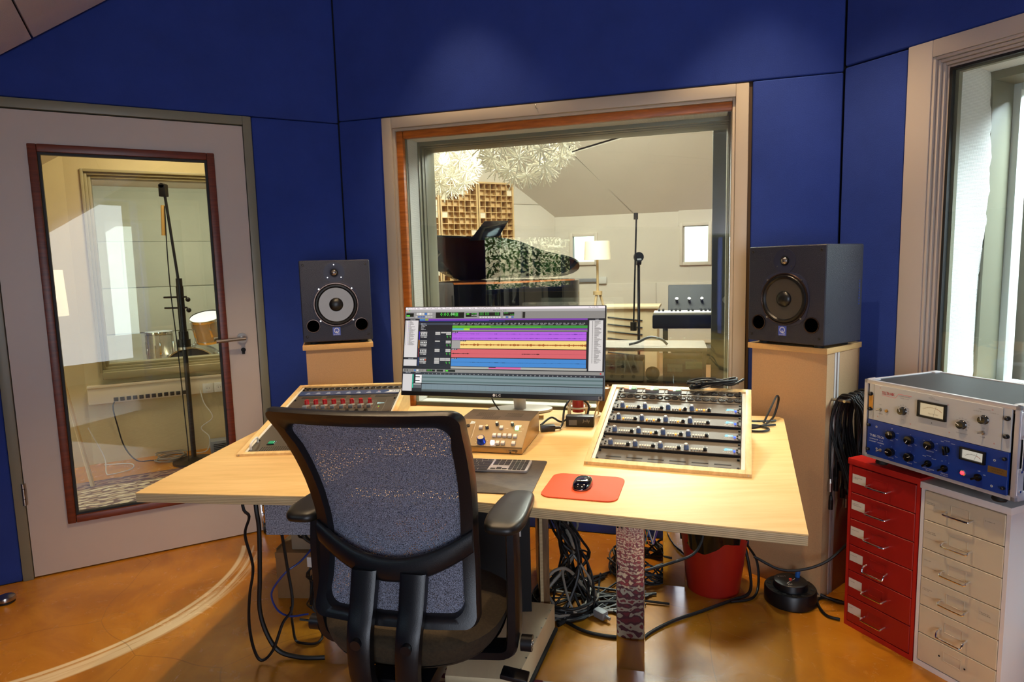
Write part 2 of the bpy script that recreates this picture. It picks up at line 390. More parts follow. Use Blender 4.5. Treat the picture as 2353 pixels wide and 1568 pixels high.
for (a, c, e, f) in ((dx0, dx0+.036, dz0, dz1), (dx1-.036, dx1, dz0, dz1), (dx0+.036, dx1-.036, dz0, dz0+.036), (dx0+.036, dx1-.036, dz1-.036, dz1)):
    B().box(a, c, -.008, .03, e, f, bev=.006).ob('glazing_bead', MAHO, d1)
ring_boxes(B(), dx0+.034, dx1-.034, dz0+.034, dz1-.034, .012, .01, .04).ob('seal', RUBBER, d1)
B().box(dx0+.04, dx1-.04, .022, .030, dz0+.04, dz1-.04).ob('pane', DOORGL, d1)
h = B().cyl((-.584, .008, 1.10), (-.584, -.004, 1.10), .027, n=28).ob('rosette', STEEL, d1)
B().cyl((-.584, 0, 1.10), (-.584, -.05, 1.10), .010, n=14).tube([(-.572, -.05, 1.10), (-.62, -.052, 1.099), (-.715, -.048, 1.094)], .0095, 10).ob('handle', STEEL, d1)
B().cyl((-.584, .06, 1.10), (-.584, .11, 1.10), .010, n=14).tube([(-.572, .11, 1.10), (-.62, .112, 1.099), (-.715, .108, 1.094)], .0095, 10).ob('handle', STEEL, d1)
B().cyl((-.582, .008, 1.035), (-.582, .002, 1.035), .012, n=16).box(-.590, -.575, .002, .008, 1.012, 1.034, bev=.002).ob('keyhole', BLKM, d1)
for z in (.42, 1.92):
    B().cyl((-1.597, -.008, z-.045), (-1.597, -.008, z-.015), .0085, n=12).cyl((-1.597, -.008, z-.013), (-1.597, -.008, z+.035), .0085, n=12).cyl((-1.597, -.008, z+.037), (-1.597, -.008, z+.06), .0085, n=12).ob('hinge', STEEL, d1)

B().box(-.555, -.525, -.006, .008, .03, .17, bev=.003).cyl((-.54, -.02, .16), (-.54, -.02, .06), .007, n=10).box(-.552, -.528, -.03, -.004, .09, .115, bev=.003).ob('door_holder', CHROME, d1)
B().cyl((-.550, -.022, .030), (-.530, -.022, .030), .028, n=20).ob('holder_wheel', BLK, d1)

# window wall
wf = wall('wall_front', (CX, CY, 0), AF, -.3, 2.87, 3.6, hole=(.30, 2.16, .62, 2.24))
panel(wf, 0, 2.574, 2.279, 3.55); panel(wf, 0, .268, 0, 2.279); panel(wf, 2.187, 2.574, 0, 2.279); panel(wf, .268, 2.187, 0, .55)
b = B().box(2.172, 2.187, .012, .03, .55, 2.28).box(.268, 2.187, .012, .03, 2.27, 2.285)
struct(b.ob('trim_2', M('raw_gap', '#4a3418', .7), None, (CX, CY, 0), (0, 0, AF)))
w1 = struct(thing('window_1', 'large double studio window with cream frame and orange wood beading', 'window', (CX, CY, 0), AF))
for q in ((.270, .328, .56, 2.271), (2.113, 2.171, .56, 2.271), (.328, 2.113, .56, .618), (.328, 2.113, 2.213, 2.271)):
    B().box(q[0], q[1], -.012, .06, q[2], q[3], bev=.004).ob('frame', CREAMW, w1)
ring_boxes(B(), .328, 2.113, .618, 2.213, .014, .004, .06, bev=.002).ob('frame_step', CREAMW, w1)
for q in ((.342, .380, .632, 2.199), (2.099, 2.127, .632, 2.199), (.384, 2.099, .632, .66), (.384, 2.099, 2.160, 2.199)):
    B().box(q[0], q[1], .016, .05, q[2], q[3], bev=.005).ob('glazing_bead', OAKOR, w1)
B().box(.36, 2.11, .034, .042, .64, 2.19).ob('pane', GLASS, w1)
ring_boxes(B(), .30, 2.178, .60, 2.245, .080, .052, .075).ob('seal', OLIVE, w1)
B().box(.30, .384, .075, .20, .60, 2.24).box(2.100, 2.16, .075, .20, .60, 2.24).ob('reveal_fabric', MESHW, w1)
B().box(.386, 2.082, .075, .20, .60, .672).box(.386, 2.082, .075, .20, 2.170, 2.24).ob('reveal_fabric', MESHWH, w1)
for k, (y0, y1, ins) in enumerate(((.20, .225, .006), (.225, .245, .001), (.245, .28, .008), (.28, .42, .011))):
    ring_boxes(B(), .30, 2.184, .60, 2.24, .084+ins, y0, y1, bev=.002).ob('inner_frame', OLIVE, w1)
B().box(.39, 2.095, .30, .308, .66, 2.18).ob('pane', GLASS, w1)
tag(B().tube([(1.15, -.012, 2.245), (1.15, -.03, 2.243), (1.15, -.036, 2.252), (1.15, -.030, 2.262)], .0022, 6, res=4).ob('cup_hook', STEEL, None, (CX, CY, 0), (0, 0, AF)), 'small metal hook screwed into the top rail of the big window frame', 'hook')

# right wall
wr = wall('wall_right', (RX, RY, 0), AR, -.15, 3.4, 3.6, hole=(.36, 2.05, .76, 2.26), y1=.45)
panel(wr, 0, 3.4, 2.300, 3.55); panel(wr, 0, .285, 0, 2.296); panel(wr, .285, 3.4, 0, .72); panel(wr, 2.12, 3.4, .72, 2.3)
w2 = struct(thing('window_2', 'deep side window with white mesh lining beside the cabinets', 'window', (RX, RY, 0), AR))
for q in ((.287, .383, .72, 2.298), (2.02, 2.12, .72, 2.298), (.383, 2.02, .72, .80), (.383, 2.02, 2.232, 2.298)):
    B().box(q[0], q[1], -.008, .05, q[2], q[3], bev=.004).ob('frame', CREAM, w2)
for k in range(4):
    i = k*.0125
    ring_boxes(B(), .383+i, 2.02-i, .80+i, 2.232-i, .0115, -.002+.012*k, .06, bev=.003).ob('frame_step', CREAM, w2)
ring_boxes(B(), .432, 1.97, .85, 2.185, .01, .03, .055).ob('seal', RUBBER, w2)
B().box(.435, 1.968, .040, .048, .852, 2.183).ob('pane', GLASS, w2)
ring_boxes(B(), .36, 2.05, .76, 2.26, .092, .06, .085).ob('seal', OLIVE, w2)
def frill(u, v):   # loose mesh lining of the left reveal, slightly billowed with a frayed edge
    return (.452+.012*sin(7*v+3*u)*u, .085+.225*u+(.006*sin(60*v)+.004*sin(137*v))*u*u, .80+1.40*v)
B().grid(frill, 12, 60).box(.36, .445, .085, .30, .76, 2.25).ob('reveal_fabric', MESHW, w2)
B().box(.36, 2.05, .085, .31, 2.196, 2.25).box(.36, 2.05, .085, .31, .76, .84).ob('reveal_fabric', MESHWH, w2)
B().box(1.968, 2.05, .085, .31, .76, 2.25).ob('reveal_fabric', MESHW, w2)
ring_boxes(B(), .36, 2.05, .76, 2.26, .098, .31, .48, bev=.002).ob('inner_frame', OLIVE, w2)
ring_boxes(B(), .40, 2.01, .80, 2.22, .085, .48, .56, bev=.004).ob('inner_frame', WHITEP, w2)
B().box(.47, 1.94, .505, .513, .87, 2.15).ob('pane', GLASS, w2)

# sloping ceiling boards over the door wall, flat ceiling beyond
def slope(x, y): return 2.436+.707*(x+1.5)
cl = struct(B().box(-2.75, 0.0, -6.6, .05, 0, .02).ob('ceiling_base', BLKM)); 
bpy.data.objects.remove(cl)
ce = struct(thing('ceiling', 'sloping ceiling clad in pale fibre boards', 'ceiling', (CX, CY, 0), AD))
def slab(x0, x1, y0, y1, t=.02, off=0):
    n_ = Vector((-.707, 0, 1)).normalized()*t; b_ = B(); vs_ = []
    for k in (0, 1):
        for x, y in ((x0, y0), (x1, y0), (x1, y1), (x0, y1)): vs_.append(b_.bm.verts.new(Vector((x, y, slope(x, y)+off))+n_*k))
    for f in ((3, 2, 1, 0), (4, 5, 6, 7), (0, 1, 5, 4), (1, 2, 6, 5), (2, 3, 7, 6), (3, 0, 4, 7)): b_.bm.faces.new([vs_[i] for i in f])
    return b_
for j in range(6):
    for (a, c) in ((-2.4, -1.374), (-1.366, -.36), (-.352, .08)):
        slab(a, c, -.03-1.1*(j+1)+.006, -.03-1.1*j).ob('ceiling_board', CEILB, ce)
slab(-2.5, .1, -6.8, .3, .02, .03).ob('backing', BLKM, ce)
struct(B().box(-.1, 5.6, -6.8, .5, 3.5, 3.56).ob('ceiling', CEILB, None, (CX, CY, 0), (0, 0, AD)))

# low left wall with the garden window, back wall with the wide opening: both only seen mirrored in the glass
LX, LY = CX-2.3*cos(AD), CY-2.3*sin(AD)
wk = wall('wall_garden', (LX, LY, 0), radians(90-151.3), -.1, 4.9, 2.2, hole=(2.0, 3.1, 1.15, 1.82), y0=-.18, y1=0, mat=M('dark_blue_wall', '#1d2873', .85))
for o in (wk,): o.name = 'wall_side'
w3 = struct(thing('window_3', 'garden window with blue painted frame', 'window', (LX, LY, 0), radians(90-151.3)))
BLUEP = M('blue_paint', '#3c62b8', .4)
ring_boxes(B(), 2.0, 3.1, 1.15, 1.82, .05, -.14, -.06, bev=.004).box(2.52, 2.58, -.14, -.06, 1.2, 1.77, bev=.004).ob('frame', BLUEP, w3)
B().box(2.04, 3.06, -.104, -.098, 1.19, 1.78).ob('pane', GLASS, w3)
wb = wall('wall_back', (0, 0, 0), 0, -1.3, 3.3, 3.6, hole=(-.45, 1.15, 0, 2.45), y0=-2.6, y1=-2.4, mat=FAB)
struct(B().box(2.95, 3.15, -2.6, .4, 0, 3.6).ob('wall_corner', FAB))
struct(B().box(-2, 4.6, -5.2, -5.1, -.06, 3.6).box(4.5, 4.6, -5.2, -2.6, -.06, 3.6).box(-2.0, -1.9, -5.2, -2.6, -.06, 3.6).box(-2, 4.6, -5.2, -2.6, 3.3, 3.4).ob('wall_corridor', WHITEWALL))
struct(B().box(-6, 5, -6, -3, -.06, 0).ob('floor', M('pale_floor', '#cfc8bb', .35)))

# bright side room seen through the right window
def rcbox(name, mat, *q): return struct(B().box(*q).ob(name, mat, None, (RX, RY, 0), (0, 0, AR)))
rcbox('wall_side_room', WHITEWALL, -.3, 4.2, 2.6, 2.7, 0, 3.3); rcbox('wall_side_room_end', WHITEWALL, -.3, -.2, .46, 2.7, 0, 3.3); rcbox('wall_side_room_near', WHITEWALL, 4.2, 4.3, .46, 2.7, 0, 3.3)
rcbox('ceiling', WHITEWALL, -.3, 4.3, .46, 2.7, 3.2, 3.3)
d3 = struct(thing('door_3', 'pale blue grey glazed door in the bright room beyond the side window', 'door', (RX, RY, 0), AR))
PBL = M('pale_blue_paint', '#aebfcb', .4)
for (x0, x1) in ((-.15, .70), (.78, 1.63)):
    ring_boxes(B(), x0, x1, .02, 2.35, .10, 2.46, 2.52, bev=.006).ob('frame', PBL, d3); ring_boxes(B(), x0+.10, x1-.10, .12, 2.25, .05, 2.48, 2.54, bev=.006).ob('sash', WHITEP, d3)
    B().box(x0+.14, x1-.14, 2.505, 2.512, .15, 2.2).ob('pane', GLASS, d3)

# garden hedge behind the garden window, mirrored in the big pane
def hedge():
    rnd = random.Random(5); b_ = B()
    for k in range(26000):
        x = -3+10*rnd.random(); z = 3.6*rnd.random()**.9; y = -3.6-1.0*rnd.random()-.35*sin(2.1*x)*sin(1.7*z); s_ = .025+.04*rnd.random()
        d_ = Vector((rnd.uniform(-1, 1), rnd.uniform(-1, 1), rnd.uniform(-.6, 1))).normalized(); e_ = d_.orthogonal().normalized()
        c = Vector((x, y, z)); b_.quad(c-d_*s_, c+e_*s_*.45, c+d_*s_, c-e_*s_*.45)
    return b_
tag(hedge().ob('hedge', M('hedge_leaf', '#5fa044', .5, var=.4, vscale=3, hex2='#9ccb6a'), None, (LX, LY, 0), (0, 0, radians(90-151.3)), smooth=0), 'sunlit green garden hedge, mirrored in the big studio window', 'hedge', kind='stuff')
# ------------------------------------------------------------------ recording room beyond the big window
SX, SY = .587, 8.5
struct(B().prism([(-1.02, 4.15), (1.6, 3.45), (3.2, 2.95), (4.9, 7.6), (.6, 9.4), (-2.2, 7.6), (-1.55, 7.0)], .24, .30).ob('floor', M('studio_floor', '#8a5a2a', .4, var=.1, vscale=2)))
b = B()
for q in ((-.3, .226, 0, 3.6), (.545, 1.64, 0, 3.6), (1.94, 4.3, 0, 3.6), (.226, .545, 0, 1.455), (.226, .545, 1.821, 3.6), (1.64, 1.94, 0, 1.42), (1.64, 1.94, 1.88, 3.6)): b.box(q[0], q[1], 0, .2, q[2], q[3])
ws = struct(b.ob('wall_studio_far', STUW, None, (SX, SY, 0), (0, 0, AF))); ws.name = 'wall_far'
for q in ((-.1, 1.30, .3, 1.19), (1.305, 2.9, .3, 1.19), (-.1, 1.56, 1.195, 2.6), (1.565, 2.9, 1.885, 2.6)):
    if q[0] < 0 and q[2] > 1: continue
    B().box(q[0]+.003, q[1]-.003, -.012, 0, q[2], q[3], bev=.003).ob('wall_board', STUW, ws)
for k, (a, c, e, f) in enumerate(((.226, .545, 1.455, 1.821), (1.60, 1.94, 1.42, 1.90))):
    ww = struct(thing('window_%d' % (4+k), ('small bright window behind the floor lamp', 'small bright framed window beside the studio door')[k], 'window', (SX, SY, 0), AF))
    ring_boxes(B(), a-.02, c+.02, e-.02, f+.02, .04, -.03, .05, bev=.004).ob('frame', M('pale_wood_frame', '#d8cdbd', .5), ww)
    B().box(a, c, .02, .026, e, f).ob('pane', GLASS, ww)
wg = struct(B().box(-3.2, .1, 0, .2, 0, 3.6).ob('wall_gable', STUW, None, (SX, SY, 0), (0, 0, AD)))
B().box(-.72, 0, -.012, 0, 2.216, 3.3, bev=.003).ob('wall_board', STUW, wg); B().box(-.70, 0, -.012, 0, .3, 2.21, bev=.003).ob('wall_board', STUW, wg)
struct(B().box(0, 3.6, 0, .15, 0, 3.6).ob('wall_west', BEIGEW, None, (-1.10, 4.05, 0), (0, 0, radians(100))))
struct(B().box(0, 4.6, 0, .15, 0, 3.6).ob('wall_east', STUW, None, (3.1, 3.1, 0), (0, 0, radians(72))))
sc_ = struct(thing('ceiling', 'pale sloping studio ceiling boards', 'ceiling', (SX, SY, 0), AF))
def slope_poly(pts, t=.02, off=0):
    b_ = B(); lo = [b_.bm.verts.new((s_, -t_, 2.06+.91*t_+off)) for s_, t_ in pts]; hi = [b_.bm.verts.new((s_, -t_+.67*t, 2.06+.91*t_+off+.74*t)) for s_, t_ in pts]
    b_.bm.faces.new(lo[::-1]); b_.bm.faces.new(hi); n_ = len(pts)
    for i in range(n_): b_.bm.faces.new((lo[i], lo[(i+1) % n_], hi[(i+1) % n_], hi[i]))
    return b_
for pts in (((-2.7, -.05), (1.034, -.05), (1.030, 0), (.370, .747), (.2, 1.62), (-2.7, 1.62)), ((1.056, -.05), (3.9, -.05), (3.9, 1.395), (1.46, .940), (.394, .736)), ((.386, .762), (1.46, .967), (3.9, 1.42), (3.9, 1.62), (.21, 1.62))):
    slope_poly(pts).ob('ceiling_board', STUW, sc_)
slope_poly(((-2.8, -.1), (4.2, -.1), (4.2, 1.7), (-2.8, 1.7)), .02, .03).ob('backing', BLKM, sc_)
struct(B().box(-2.8, 4.2, -5.6, -1.57, 3.52, 3.58).ob('ceiling', STUW, None, (SX, SY, 0), (0, 0, AF)))

# wooden diffuser panels on the gable wall
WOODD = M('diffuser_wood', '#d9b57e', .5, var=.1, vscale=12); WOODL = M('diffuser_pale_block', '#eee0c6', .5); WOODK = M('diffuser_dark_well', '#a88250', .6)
dlat = {}
def diffuser(s0, s1, z0, z1, nc, nr, label):
    t = thing('diffuser_panel', label, 'acoustic panel', (SX, SY, 0), AD, group='wooden diffuser panels on the gable wall'); w_ = .02
    ring_boxes(B(), s0, s1, z0, z1, w_, -.13, -.012).ob('frame', WOODD, t)
    b_ = B(); cw, ch = (s1-s0-2*w_)/nc, (z1-z0-2*w_)/nr
    for i in range(1, nc): b_.box(s0+w_+i*cw-.003, s0+w_+i*cw+.003, -.125, -.012, z0+w_, z1-w_)
    for j in range(1, nr): b_.box(s0+w_, s1-w_, -.124, -.013, z0+w_+j*ch-.003, z0+w_+j*ch+.003)
    b_.ob('lattice', WOODD, t)
    for i in range(nc):
        for j in range(nr):
            k = random.choice((0, 0, 1, 1, 2, 2, 3)); key = (k, nc, nr)
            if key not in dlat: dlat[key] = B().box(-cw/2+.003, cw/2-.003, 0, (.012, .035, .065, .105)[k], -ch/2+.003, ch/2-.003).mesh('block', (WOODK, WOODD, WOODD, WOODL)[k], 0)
            put('block', dlat[key], t, (s0+w_+(i+.5)*cw, -.012, z0+w_+(j+.5)*ch), (pi, 0, 0) if False else (0, 0, pi))
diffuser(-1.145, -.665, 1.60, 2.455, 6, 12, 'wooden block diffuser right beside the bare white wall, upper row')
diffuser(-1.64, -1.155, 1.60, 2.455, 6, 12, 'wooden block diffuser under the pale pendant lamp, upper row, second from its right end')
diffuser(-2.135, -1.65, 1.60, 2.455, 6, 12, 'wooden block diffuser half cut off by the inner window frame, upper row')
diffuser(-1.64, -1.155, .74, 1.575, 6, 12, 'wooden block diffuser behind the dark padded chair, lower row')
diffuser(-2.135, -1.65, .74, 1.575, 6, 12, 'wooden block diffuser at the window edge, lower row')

ol = thing('wall_outlet_strip', 'grey outlet strip on the studio wall beside the floor lamp', 'outlet', (SX, SY, 0), AF)
B().box(.22, .56, -.04, -.013, 1.215, 1.26, bev=.004).ob('channel', GREYPL, ol); B().box(.57, .68, -.045, -.013, 1.19, 1.28, bev=.005).ob('power_outlet', WHITEPL, ol)
# starburst pendant lamps
PAPER = M('white_paper_lamp', '#f4efe2', .7, emit='#fff2d8', estr=.06)
def burst_mesh(nsp, L, seed):
    rnd = random.Random(seed); b_ = B()
    for i in range(nsp):
        z = 1-1.75*(i+.5)/nsp; a = i*2.39996+rnd.random()*.4; r = sqrt(max(0, 1-z*z)); d = Vector((r*cos(a), r*sin(a), max(z, -.3))).normalized()
        e = d*L*(.85+.3*rnd.random()); side = d.orthogonal().normalized(); s2 = d.cross(side)
        p = [b_.bm.verts.new(d*.004+side*.0022), b_.bm.verts.new(d*.004-side*.0022), b_.bm.verts.new(e-side*.0045+s2*.002), b_.bm.verts.new(e+side*.0045-s2*.002)]
        b_.bm.faces.new(p)
        q = [b_.bm.verts.new(d*.004+s2*.0022), b_.bm.verts.new(d*.004-s2*.0022), b_.bm.verts.new(e-s2*.004), b_.bm.verts.new(e+s2*.004)]
        b_.bm.faces.new(q)
    return b_.mesh('starburst', PAPER, 0)
BM = [burst_mesh(34, .095, k) for k in range(3)]
def star_lamp(loc, R, n, label, glow):
    t = thing('pendant_lamp', label, 'pendant lamp', loc, 0)
    B().cyl((0, 0, .02), (0, 0, 3.5-loc[2]), .004, n=6).cyl((0, 0, 3.49-loc[2]), (0, 0, 3.52-loc[2]), .05, n=16).ob('cord', WHITEPL, t)
    B().sphere((0, 0, 0), .05).ob('bulb', M('lamp_bulb_'+('on' if glow else 'off'), '#ffffff', .4, emit='#fff1d0', estr=14 if glow else .6), t)
    b_ = B()
    for i in range(n):
        z = 1-2*(i+.5)/n; a = i*2.39996; r = sqrt(1-z*z); d = Vector((r*cos(a), r*sin(a), z)); p = d*(R-.08)
        b_.cyl(d*.05, p, .0015, n=4, cap=False)
        put('starburst', BM[i % 3], t, p, d.to_track_quat('Z', 'Y').to_euler())
    b_.ob('rods', WHITEPL, t)
star_lamp((.13, 4.7, 2.40), .41, 58, 'large white starburst paper pendant lamp right of the glowing one', False)
star_lamp((-.58, 6.1, 2.44), .37, 54, 'glowing white starburst paper pendant lamp above the wooden diffusers', True)

# grand piano
PIANO = M('piano_black', '#08080a', .08, coat=.6)
pn = thing('grand_piano', 'black grand piano with its lid propped open in the recording room', 'piano', (-.98, 6.05, .3), radians(-14))
outl = [(0, 0), (.62, 0), (.85, .03), (1.05, .18), (1.18, .42), (1.30, .55), (1.42, .66), (1.50, .82), (1.48, 1.05), (1.36, 1.24), (1.15, 1.34), (.5, 1.36), (0, 1.36)]
oc = [(p.x, p.y) for p in catmull([Vector((x, y, 0)) for x, y in outl], 3, True)]
B().prism(oc, .66, .99).ob('case', PIANO, pn)
B().prism([(x*.95+.03, y*.95+.034) for x, y in oc], .985, 1.0).ob('soundboard', M('soundboard', '#a55a2a', .35, var=.1), pn)
lm_ = Matrix.Translation((0, 1.36, 1.01)) @ Matrix.Rotation(radians(-17), 4, 'X') @ Matrix.Translation((0, -1.36, 0))
B().prism([p for p in oc if p[0] > -.1], 0, .018, mtx=lm_).ob('lid', PIANO, pn)
B().cyl((.85, .22, .99), (.85, .30, 1.45), .009, n=8).ob('prop_stick', PIANO, pn)
B().box(-.25, .05, .02, 1.34, .62, .72, bev=.01).box(-.25, .02, .02, .09, .72, .92, bev=.01).box(-.25, .02, 1.27, 1.34, .72, .92, bev=.01).ob('key_bed', PIANO, pn)
B().box(-.24, -.08, .10, 1.26, .72, .742).ob('keys', M('ivory', '#e8e4d8', .4), pn)
B().box(.30, .315, .45, 1.05, .0, .28, mtx=Matrix.Translation((.12, 0, 1.22)) @ Matrix.Rotation(radians(38), 4, 'Y') @ Matrix.Translation((-.3, 0, 0))).ob('music_desk', PIANO, pn)
for (x, y) in ((.08, .15), (.08, 1.2), (1.2, .8)): B().cyl((x, y, .06), (x, y, .66), .035, .06, n=12).cyl((x, y, .0), (x, y, .06), .025, n=10).ob('leg', PIANO, pn)
B().prism([(-.17, 0), (.08, 0), (.19, .17), (-.03, .17)], -.008, .008, bev=.002, mtx=Matrix.Rotation(pi/2, 4, 'X')).ob('lid_flap', PIANO, pn, (.80, .05, 1.385), (0, 0, radians(14)))
DKF = M('dark_upholstery', '#2b211b', .7)
ch = thing('padded_chair', 'dark padded chair pulled up to the keyboard end of the piano', 'chair', (-.66, 5.55, .3), radians(10))
B().box(-.2, .2, -.2, .2, .42, .50, bev=.02).ob('seat', DKF, ch); B().box(-.19, .19, .16, .20, .58, 1.02, bev=.03).ob('backrest', DKF, ch)
for x in (-.17, .17):
    for y in (-.17, .17): B().cyl((x, y, 0), (x, y, .43 if y < 0 else .9), .012, n=8).ob('leg', BLK, ch)

# tripod floor lamp, microphone stand, slotted cabinet, keyboards
LWOOD = M('pale_lamp_wood', '#c9ac7d', .5); SHADE = M('lamp_shade_linen', '#efe4cf', .8, emit='#ffe9c0', estr=.35)
def tripod_lamp(name, label, loc, hs, zb, zt, r):
    t = thing(name, label, 'floor lamp', loc)
    for k in range(3):
        a = radians(90+120*k+20); B().cyl((.24*cos(a), .24*sin(a), 0), (.02*cos(a), .02*sin(a), hs), .014, n=8).ob('leg', LWOOD, t)
    B().cyl((0, 0, hs-.03), (0, 0, hs+.01), .05, n=16).ob('collar', LWOOD, t); B().cyl((0, 0, hs), (0, 0, zb+.06), .013, n=10).ob('pole', LWOOD, t)
    B().lathe([(r*.92, zt), (r, zb), (r*.985, zb+.002), (r*.905, zt-.002)], 36).ob('lamp_shade', SHADE, t)
tripod_lamp('floor_lamp', 'tripod floor lamp with white drum shade against the studio far wall', (.95, 7.05, .3), .84, 1.19, 1.39, .145)
def mic_stand(label, loc, pts, top, parts):
    t = thing('microphone_stand', label, 'microphone stand', loc)
    B().lathe([(0, 0), (.15, 0), (.15, .018), (.04, .03), (.014, .045)], 24).ob('base', BLK, t)
    return t
ms = mic_stand('black boom microphone stand in front of the slotted cabinet', (1.19, 6.0, .3), 0, 0, 0)
B().cyl((0, 0, .03), (0, 0, 1.16), .013, n=10).ob('pole', BLK, ms)
B().cyl((-.02, 0, 1.16), (.02, 0, 1.16), .035, n=16).cyl((0, -.02, 1.20), (0, .02, 1.20), .045, n=18).ob('clutch', BLK, ms)
B().cyl((-.055, -.03, .55), (-.025, -.03, 1.56), .008, n=8).cyl((-.055, -.03, .52), (-.055, -.03, .60), .03, n=12).ob('boom_arm', BLK, ms)
B().cyl((-.03, -.03, 1.54), (-.03, -.03, 1.60), .02, n=10).ob('microphone_clip', BLK, ms)
cb = thing('slotted_cabinet', 'pale wooden cabinet with dark curved slots under the microphone stand', 'cabinet', (1.22, 6.5, .3), radians(-16))
B().box(-.26, .26, -.2, .2, 0, .70, bev=.006).ob('body', M('pale_cabinet', '#cdbb98', .55), cb); B().box(-.28, .28, -.22, .22, .70, .725, bev=.004).ob('top', M('pale_cabinet', '#cdbb98', .55), cb)
for k in range(6): B().tube([(-.22, -.203, .62-.07*k), (-.05, -.203, .60-.07*k), (.12, -.203, .585-.07*k)], .007, 6, res=3).ob('slot', BLKM, cb)
ep = thing('electric_piano', 'black electric piano with tilted control panel, partly behind the studio door', 'keyboard', (1.62, 5.25, .3), radians(-14))
B().box(-.45, .75, -.25, .25, .62, .73, bev=.012).ob('lower_case', BLK, ep)
B().box(-.44, .74, -.24, -.02, .728, .75, bev=.004).ob('keys', M('ivory', '#e8e4d8', .4), ep)
for k in range(36):
    if k % 7 not in (2, 6): B().box(-.43+.033*k+.022, -.43+.033*k+.038, -.14, -.02, .748, .765).ob('black_key', BLK, ep)
B().prism([(-.02, .73), (.25, .73), (.25, .95), (.17, .95)], -.33, .75, bev=.008, mtx=Matrix(((0, 0, 1, 0), (1, 0, 0, 0), (0, 1, 0, 0), (0, 0, 0, 1)))).ob('upper_case', BLKM, ep)
for k in range(9): B().cyl((-.26+.1*k, .055, .825), (-.26+.1*k, .035, .845), .012, n=10).ob('knob', STEEL, ep)
for x in (-.35, .65): B().box(x-.02, x+.02, -.2, .2, 0, .62).ob('leg', BLK, ep)
kc = thing('keyboard_case', 'black keyboard case lying on a low stand under the electric piano', 'case', (1.66, 4.95, .3), radians(-14))
B().box(-.42, .5, -.16, .16, .36, .50, bev=.04).ob('body', BLKM, kc)
for x in (-.3, .4): B().box(x-.02, x+.02, -.14, .14, 0, .37).ob('leg', BLK, kc)
sd = struct(thing('door_2', 'dark olive studio door standing open at the right of the window', 'door', (1.432, 4.6, .3), AF))
B().box(0, .9, 0, .05, .01, 2.07, bev=.004).ob('leaf', M('dark_olive_door', '#3f4032', .55), sd)
B().cyl((.10, 0, .87), (.10, -.01, .87), .026, n=20).cyl((.10, 0, .87), (.10, -.05, .87), .009, n=10).tube([(.095, -.05, .87), (.22, -.05, .868)], .009, 8).ob('handle', STEEL, sd)
# solid cart and devices standing in for gear mirrored in the glass
ct = thing('stand_in_cart', 'metal topped cart standing in for gear mirrored in the right half of the glass', 'cart', (.60, 4.42, .3), radians(-14))
B().box(-.05, .72, 0, .42, .545, .575, bev=.012).ob('top', M('dull_metal_top', '#8b8378', .45), ct)
B().box(-.05, .72, 0, .40, .30, .325, bev=.004).ob('shelf', M('brown_shelf', '#6b4a24', .5), ct); B().box(-.05, .72, 0, .40, .06, .085, bev=.004).ob('shelf', M('brown_shelf', '#6b4a24', .5), ct)
for x in (-.04, .70):
    for y in (.01, .39): B().box(x-.012, x+.012, y-.01, y+.012, 0, .55).ob('leg', BLK, ct)
def local(par_loc, rz, p): return Vector(par_loc)+Matrix.Rotation(rz, 3, 'Z') @ Vector(p)
CL, CR = (.60, 4.42, .3), radians(-14)
def dev(name, label, cat, p): return thing(name, label, cat, local(CL, CR, p), CR)
t = dev('stand_in_mixer', 'grey mixer with knobs on the stand-in cart shelf, nearest the computer screen', 'mixer', (.10, .02, .325))
B().box(-.13, .20, 0, .3, .01, .155, bev=.005).ob('body', M('dark_grey_mixer', '#5b5a52', .5), t)
for k in range(8): B().cyl((-.09+.075*(k % 4), 0, .115-.07*(k//4)), (-.09+.075*(k % 4), -.016, .115-.07*(k//4)), .012, n=10).ob('knob', BLK, t)
t = dev('stand_in_device', 'small round black device on the stand-in cart shelf between the mixer and the dark unit', 'device', (.36, .06, .325))
B().sphere((0, 0, .06), .05).ob('body', BLK, t); B().cyl((0, 0, 0), (0, 0, .02), .04, n=14).ob('base', BLK, t)
t = dev('stand_in_recorder', 'dark recorder with two small displays at the right end of the stand-in cart shelf', 'recorder', (.56, .03, .325))
B().box(-.13, .145, 0, .28, .01, .17, bev=.008).ob('body', BLK, t)
Decal().rect(-.10, .08, .0, .13, '#45564f').rect(.02, .10, .13, .15, '#6a7a62').text('REC  01', .03, .12, .012, '#20261f', 2).ob('displays', PRINT, t, (0, -.001, 0), (pi/2, 0, 0))
t = dev('stand_in_deck', 'flat black deck with a pale slot on the lower stand-in cart shelf', 'deck', (.22, .02, .085))
B().box(-.2, .3, 0, .3, .01, .12, bev=.005).ob('body', BLK, t); B().box(-.15, .12, -.002, .002, .06, .066).ob('slot', GREYPL, t)
tag(B().tube([local(CL, CR, p) for p in ((.20, .08, .585), (.26, .08, .60), (.34, .08, .635), (.42, .08, .62), (.46, .08, .585))], .009, 8, res=5).ob('stand_in_strap', M('grey_rubber', '#55565a', .5), None), 'grey handle-like cable arching over the stand-in cart top', 'cable')

